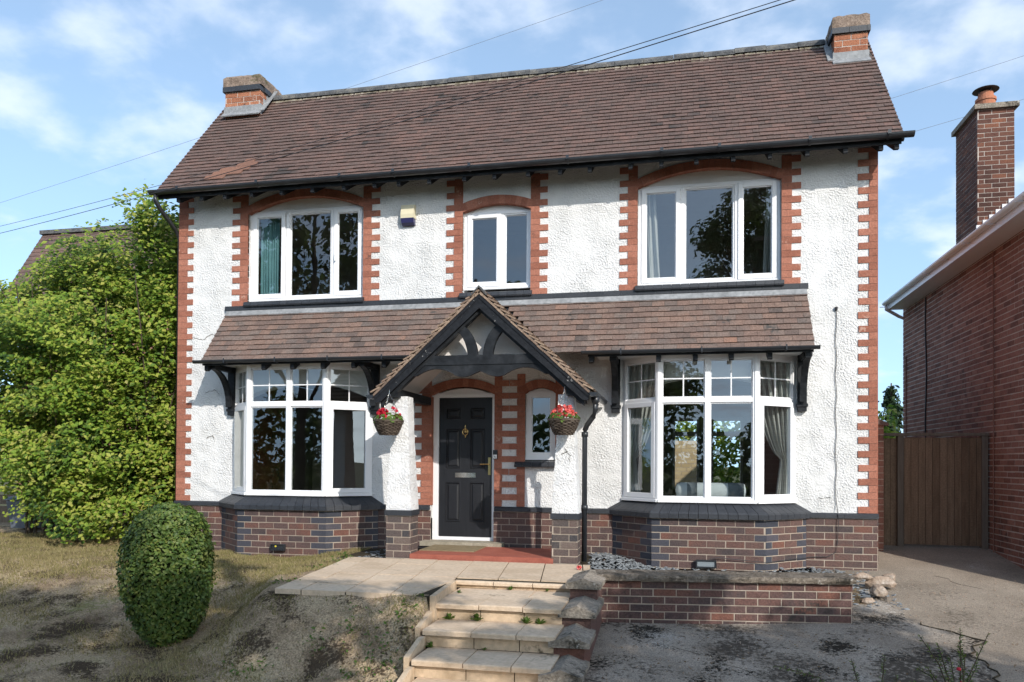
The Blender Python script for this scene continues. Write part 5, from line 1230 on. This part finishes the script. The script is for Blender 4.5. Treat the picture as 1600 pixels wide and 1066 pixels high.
# bin and the end of a fence at the far left
wbin = thing('wheelie_bin', 'grey blue wheelie bin standing at the edge of the lawn under the shrub', 'bin', (-8.5, 1.2, -.2))
b = MB(); b.pts8([(-8.70, 1.0, -.12), (-8.30, 1.0, -.12), (-8.30, 1.5, -.12), (-8.70, 1.5, -.12), (-8.75, .93, .38), (-8.25, .93, .38), (-8.25, 1.55, .38), (-8.75, 1.55, .38)]); obj('bin_body', b, 'bin', wbin)
b = MB(); b.prism([(-8.78, .9, .385), (-8.78, 1.58, .41), (-8.78, 1.55, .46), (-8.78, .95, .43)], (.56, 0, 0)); obj('lid', b, 'bin', wbin)
b = MB(); b.tube([(-8.71, 1.46, -.1), (-8.65, 1.46, -.1)], .1, 12); b.tube([(-8.35, 1.46, -.1), (-8.29, 1.46, -.1)], .1, 12); obj('wheel', b, 'cable', wbin)
fe = thing('boundary_fence', 'weathered low timber fence rail at the far left edge behind the bin', 'fence', (-9.4, 1.9, -.2))
b = MB(); b.box(-11.5, -8.75, 1.9, 1.93, -.12, .2); b.box(-11.5, -8.75, 1.9, 1.93, .24, .42); obj('rail', b, 'post', fe)
for x in (-8.75, -10.4): b = MB(); b.box(x, x+.1, 1.86, 1.97, -.3, .62); obj('post', b, 'oldwood', fe)

# garden seen through the right bay
gw = MB(); bricks(gw, (1.0, 8.0), (1, 0), (0, -1), 0, 2.75, -.2, 1.66, d=.02); tag(obj('garden_wall', gw, [mat('buff_brick', [(.4, .3, .17), (.52, .41, .25)], .9, .1, island=.7), 'mortar'], loc=(4, 8, 0)), 'buff brick garden wall glimpsed through the right bay window', 'wall')
hd = MB()
for _ in range(11000):
    c = V3((rnd(.5, 8), 9+rnd(-.5, .5), rnd(-.2, 2.2+.3*math.sin(_)))); leaf(hd, c, rdir()+V3((0, -.6, .6)), rnd(.1, .2), .6)
tag(obj('hedge', hd, 'shrubleaf', loc=(4, 9, 0)), 'green back garden hedge glimpsed through the right bay window', 'hedge')

# =========================================================================== street side: trees that shade the front garden and show in the panes
def clumpset(cx, cy, cz, R_, H_, n, r=(.5, 1.0)):
    out = []
    while len(out) < n:
        d_ = rdir()*rnd(.3, 1); out.append((cx+d_.x*R_, cy+d_.y*R_, cz+d_.z*H_, rnd(*r)))
    return out
tree('street_tree', 'leafy roadside tree reflected in the upper right window', 'tree', (6.0, -18.6, -1.2),
     [([(6.0, -18.6, -1.3), (5.95, -18.6, 2), (5.9, -18.5, 6), (5.8, -18.4, 11)], .26, .06), ([(5.95, -18.6, 4.5), (7.5, -18.3, 7.5)], .1, .04), ([(5.9, -18.5, 5.5), (4.6, -18.6, 8.5)], .1, .04)],
     clumpset(6.3, -18.7, 9.0, 2.6, 2.5, 40, (.5, .9)), 'treeleaf', 11000, .2, asp=.62)
tree('street_tree', 'low spreading tree by the road shading the front lawn', 'tree', (2.4, -13.6, -1.5),
     [([(2.4, -13.6, -1.6), (2.45, -13.5, 1.5), (2.4, -12.8, 4.0), (2.2, -11, 5.2)], .2, .03), ([(2.4, -12.8, 4.0), (4.6, -12, 5.0), (7.2, -11, 5.2)], .08, .03), ([(2.45, -13.5, 2.5), (.6, -12.3, 4.6), (-1, -11.2, 4.9)], .08, .03)],
     [(rnd(-1.2, 5.6), rnd(-12.9, -10.3), rnd(4.3, 5.6), rnd(.32, .55)) for i in range(36)]+[(rnd(5.6, 8.4), rnd(-12.0, -10.4), rnd(4.6, 5.4), rnd(.22, .4)) for i in range(12)], 'treeleaf', 15000, .15)
tree('street_tree', 'spreading roadside tree shading the driveway', 'tree', (11.5, -13, -1.5),
     [([(11.5, -13, -1.6), (11.4, -13, 2.5), (11, -12.5, 6)], .26, .06), ([(11.4, -13, 2.5), (9.6, -11, 4.6), (8.8, -9.6, 5)], .12, .04)],
     clumpset(11.0, -12.4, 5.2, 2.6, 1.1, 24, (.45, .8))+[(rnd(7.6, 11), rnd(-10.4, -9.2), rnd(4.5, 5.2), rnd(.3, .5)) for i in range(17)], 'treeleaf', 11000, .17)
for (x, y, h, lab) in ((-10.8, -16.5, 11.5, 'large roadside tree reflected in the upper left window'), (-5.5, -21, 9.0, 'round tree across the road reflected in the left bay'), (1.2, -26, 7.0, 'small tree across the road reflected in the porch side window'), (14, -24, 9.5, 'big tree far across the road reflected in the right bay')):
    tree('street_tree', lab, 'tree', (x, y, -1.2), [([(x, y, -1.3), (x+.1, y, 3), (x, y, h)], .25, .06), ([(x, y, 2.5), (x+1.6, y+.5, 5)], .1, .04), ([(x, y, 3), (x-1.6, y-.4, 5.6)], .1, .04)],
         clumpset(x, y, h*.68+.4, 3.3, h*.33, 34, (.6, 1.1)), 'treeleaf', 6000, .3)
hd = MB()
for _ in range(15000): x = rnd(-24, 16); c = V3((x, -19+rnd(-.6, .6), -1.2+rnd(0, 4.4+.7*math.sin(x*.9)+.5*math.sin(x*2.3)))); leaf(hd, c, rdir()+V3((0, .6, .6)), rnd(.25, .45), .6)
tag(obj('hedge', hd, 'treeleaf', loc=(2, -19, -1)), 'dark hedge across the road reflected low in the bay windows', 'hedge')
pole = thing('telegraph_pole', 'tall timber pole by the road carrying the overhead cables', 'pole', (5.75, -11.95, -1.5))
b = MB(); b.tube([(5.75, -11.95, -1.6), (5.75, -11.95, 7.9)], [.15, .11], 10); obj('shaft', b, 'post', pole, smooth=True)
b = MB(); b.box(5.1, 6.4, -12.11, -12.04, 7.5, 7.6); obj('crossarm', b, 'post', pole)

# =========================================================================== overhead cables
MT['cable_far'] = mat('weathered_cable', [(.16, .16, .165)], .6, .3)
def cable(a, b_, r_, label, sag=.25):
    m = MB(); A_, B_ = V3(a), V3(b_); m.tube([A_.lerp(B_, t/24)-V3((0, 0, sag*4*(t/24)*(1-t/24))) for t in range(25)], r_, 5)
    tag(obj('overhead_cable', m, 'cable_far' if r_ > .0039 else 'cable', loc=a), label, 'cable', 'overhead cables')
CABLES = []
cable((-7.78, -1.5, 4.25), (3.99, -6.0, 3.86), .0026, 'upper of the two near cables crossing in front of the roof', .1)
cable((-7.78, -1.5, 4.14), (4.15, -6.0, 3.87), .0034, 'lower and thicker of the two near cables crossing in front of the roof', .1)
cable((-19.75, 9.0, 8.5), (3.6, 9.0, 13.6), .0042, 'thin cable passing behind the ridge and the left chimney', .1)
cable((7.2, 9.0, 9.64), (16, 9.0, 12), .0042, 'thin cable in the sky right of the roof, the higher one', .05)
cable((7.4, 9.0, 8.75), (16, 9.0, 10.9), .0042, 'thin cable in the sky right of the roof, passing behind the neighbour chimney', .05)

# =========================================================================== small plants
def weed(x, y, z, s, n, label):
    m = MB()
    for i in range(n):
        a = rnd(0, 6.28); el = rnd(.5, 1.35); d_ = V3((math.cos(a)*math.cos(el), math.sin(a)*math.cos(el), math.sin(el))); L_ = s*rnd(.6, 1.1); w = L_*.16; p = V3((x, y, z)); sd_ = d_.cross(V3((0, 0, 1))).normalized()*w
        q1 = p+d_*L_*.55; q2 = p+d_*L_+V3((0, 0, -L_*.22)); k = len(m.v)
        m.v += [tuple(p), tuple(q1+sd_), tuple(q2), tuple(q1-sd_)]; m.f += [(k, k+1, k+2), (k, k+2, k+3)]; m.m += [0, 0]
    tag(obj('weed', m, 'weed', loc=(x, y, z)), label, 'weed', 'weeds on the steps')
weed(.95, -3.76, -.35, .09, 16, 'leftmost leafy weed at the foot of the second riser')
weed(1.22, -3.77, -.35, .11, 22, 'bushier weed at the middle of the second riser')
weed(1.68, -3.77, -.35, .09, 22, 'dark rounded weed left of the twin at the second riser right')
weed(1.8, -3.77, -.35, .09, 18, 'spreading weed beside the stepped wall at the second riser')
weed(1.34, -2.9, -.2, .06, 24, 'low creeping weed along the top riser joint')
weed(1.72, -2.9, -.2, .045, 16, 'tiny weed right of the creeping one on the top tread')
weed(.88, -3.2, -.2, .05, 14, 'tiny weed at the left end of the top tread')
weed(.93, -4.23, -.5, .07, 16, 'weed at the left corner of the third riser')
weed(1.4, -4.22, -.5, .045, 12, 'small weed at the centre of the third riser')
weed(-1.4, -.95, -.2, .14, 20, 'bright green weed by the left bay in the slate')
# grass: short dry blades, thicker where the lawn is greener
gr = MB()
def ngrass(x, y): return .5+.25*math.sin(1.9*x+.7*y+1)+.2*math.sin(3.7*x-2.9*y)+.18*math.sin(6.1*y+2.2*x)+.12*math.sin(11*x+9*y)
cnt = 0
while cnt < 120000:
    x = rnd(-8.5, .82); y = rnd(-5.6, .4)
    if x > -1.1 and y > -3.84: continue
    if random.random() > (1.05 if y > -1.9 else .85)*max(.05, min(1, ngrass(x, y)+(.25 if y > -2.4 else -.15))): continue
    z = lawn_z(x, y); h = rnd(.012, .045)*(1.6 if random.random() < .06 else 1); a = rnd(0, 6.28); w = rnd(.003, .006); ln = rnd(0, .045)
    dx_, dy_ = math.cos(a), math.sin(a); k = len(gr.v); b_ = rnd(0, 6.28)
    gr.v += [(x-dx_*w, y-dy_*w, z-.004), (x+dx_*w, y+dy_*w, z-.004), (x+math.cos(b_)*ln, y+math.sin(b_)*ln, z+h)]; gr.f.append((k, k+1, k+2)); gr.m.append(0); cnt += 1
kind(tag(obj('grass', gr, 'grass'), 'short dry patchy grass growing over the front lawn', 'grass'), 'stuff')
cv = MB()
def tuft(x, y, n, s):
    for _ in range(n):
        px, py = x+random.gauss(0, .09), y+random.gauss(0, .09)
        if px > .74: continue
        leaf(cv, V3((px, py, lawn_z(px, py)+rnd(.005, .05))), V3((0, 0, 1))+rdir()*.8, s*rnd(.6, 1.3), .5)
for (x, y) in ((.68, -3.95), (.62, -4.05), (.5, -4.3), (.55, -4.45), (.3, -4.5), (.72, -4.8), (.6, -4.9), (-.1, -4.25), (-.6, -4.6), (.15, -4.1), (-1.0, -3.2), (-1.15, -2.2), (-1.2, -1.5)): tuft(x, y, 42, .04)
kind(tag(obj('ground_weeds', cv, 'weed'), 'green weed tufts spreading over the bare bank beside the steps', 'weeds'), 'stuff')
dl_ = MB()
for _ in range(3400):
    r_ = random.random()
    if r_ < .62: x, y = rnd(-8, .8), rnd(-5.4, 1.2); z = lawn_z(x, y)+.012
    elif r_ < .9: x, y = rnd(2.3, 6.5), rnd(-5.5, -2.6); z = drive_z(x, y)+.026
    else: x, y = rnd(-6.6, -4.9), rnd(-.6, 1.2); z = lawn_z(x, y)+.02
    if r_ < .62 and x > -1.1 and y > -3.85: continue
    leaf(dl_, V3((x, y, z)), V3((0, 0, 1))+rdir()*.35, rnd(.012, .034) if r_ < .9 else rnd(.05, .09), .6)
kind(tag(obj('fallen_leaves', dl_, 'deadleaf'), 'scattered dry fallen leaves on the lawn and drive', 'leaves'), 'stuff')
ck = MB()
ck.tube([(edge_x(y)+.05*math.sin(9*y)+.04*math.sin(23*y)+.01, y, drive_z(edge_x(y), y)+.012) for y in frange(-6, -2.15, .08)], .007, 5)
for (x0, y0, x1, y1) in ((2.6, -3.0, 4.4, -4.4), (4.9, -2.4, 5.3, -3.6), (6.1, -.2, 7.2, -2.2)):
    ck.tube([(lerp(x0, x1, t/16)+.06*math.sin(t*1.7)+rnd(-.02, .02), lerp(y0, y1, t/16)+rnd(-.03, .03), drive_z(lerp(x0, x1, t/16), lerp(y0, y1, t/16))+(.021 if x0 < 5.5 else .001)) for t in range(17)], .0018, 4)
kind(obj('driveway_cracks', ck, 'joint'), 'structure')
gt_ = MB(); g = gt_
chips(1500, (2.4, 7.2), (-5.2, -.4), lambda x, y: drive_z(x, y)+.01+.02*(x < edge_x(y)), .004, .013)
kind(tag(obj('grit', gt_, 'rock'), 'fine grit and small stones scattered over the concrete drive', 'grit'), 'stuff')
pe = MB()
for _ in range(14): leaf(pe, V3((1.9, -1.75, -.105))+rdir()*.02, rdir()+V3((0, 0, 1)), .045, .9)
tag(obj('fallen_flower', pe, 'coral', loc=(1.9, -1.75, -.1)), 'pink fallen flower head on the path by the coping stone', 'flower')
# sprigs at the near edge of the drive
def sprig(stems, label, berries=()):
    b0 = stems[0][0]; t = thing('sprig_plant', label, 'plant', b0, 'sprigs in the foreground')
    st = MB(); lf = MB()
    for pts in stems:
        P = [V3(p) for p in pts]; st.tube(P, [lerp(.007, .0025, i/(len(P)-1)) for i in range(len(P))], 5)
        L_ = sum((P[i+1]-P[i]).length for i in range(len(P)-1)); n = int(L_/.0075)
        for k in range(n):
            s = k/n*(len(P)-1); i = int(s); c = P[i].lerp(P[i+1], s-i); d_ = (P[i+1]-P[i]).normalized(); o_ = rdir()
            o_ = (o_-d_*o_.dot(d_)).normalized(); ax = (o_+d_*.6).normalized(); c2 = c+ax*.014
            nn = ax.cross(rdir()).normalized(); bb = nn.cross(ax); w = .0045; l = rnd(.012, .02); kk = len(lf.v)
            lf.v += [tuple(c2-ax*l), tuple(c2+bb*w), tuple(c2+ax*l), tuple(c2-bb*w)]; lf.f.append((kk, kk+1, kk+2, kk+3)); lf.m.append(0)
    obj('stem', st, 'bark', t); obj('leaves', lf, 'bushleaf', t)
    for b_ in berries:
        m = MB(); bm = bmesh.new(); bmesh.ops.create_icosphere(bm, subdivisions=2, radius=.016)
        for v in bm.verts: m.v.append((b_[0]+v.co.x, b_[1]+v.co.y, b_[2]+v.co.z*.85))
        for f_ in bm.faces: m.f.append(tuple(v.index for v in f_.verts)); m.m.append(0)
        bm.free(); obj('flower', m, 'red', t, smooth=True)
sprig([[(4.25, -4.3, -.73), (4.1, -4.2, -.56), (3.93, -4.2, -.52), (3.76, -4.2, -.485)], [(4.4, -4.25, -.73), (4.37, -4.2, -.55), (4.33, -4.2, -.40)], [(4.5, -4.25, -.73), (4.56, -4.2, -.5), (4.57, -4.2, -.36)], [(4.66, -4.25, -.72), (4.65, -4.2, -.5)]], 'thin leafy sprigs at the bottom edge, the sparser plant on the left')
sprig([[(5.05, -4.25, -.72), (4.95, -4.2, -.4), (4.813, -4.2, -.19)], [(5.06, -4.25, -.72), (5.0, -4.2, -.45), (4.94, -4.2, -.24)], [(5.08, -4.25, -.72), (5.1, -4.2, -.4), (5.097, -4.2, -.13)], [(5.09, -4.25, -.72), (5.13, -4.2, -.35), (5.08, -4.2, -.25)], [(5.0, -4.25, -.72), (4.9, -4.2, -.5), (4.80, -4.2, -.44)], [(5.0, -4.25, -.72), (4.93, -4.22, -.52), (4.86, -4.22, -.42)], [(5.1, -4.25, -.72), (5.15, -4.2, -.5), (5.29, -4.2, -.15)], [(5.03, -4.28, -.72), (5.04, -4.25, -.5), (5.02, -4.22, -.33)], [(5.08, -4.3, -.72), (5.13, -4.28, -.5), (5.2, -4.25, -.38)], [(5.06, -4.3, -.72), (5.09, -4.3, -.5), (5.06, -4.3, -.2)], [(5.02, -4.3, -.72), (4.9, -4.28, -.6), (4.74, -4.26, -.53)], [(5.1, -4.3, -.72), (5.2, -4.28, -.6), (5.34, -4.26, -.5)], [(5.07, -4.3, -.72), (5.03, -4.3, -.55), (4.96, -4.3, -.42)]], 'spiky dark leafy sprigs with a small red flower at the bottom right', berries=[(5.075, -4.24, -.42), (5.1, -4.24, -.52)])
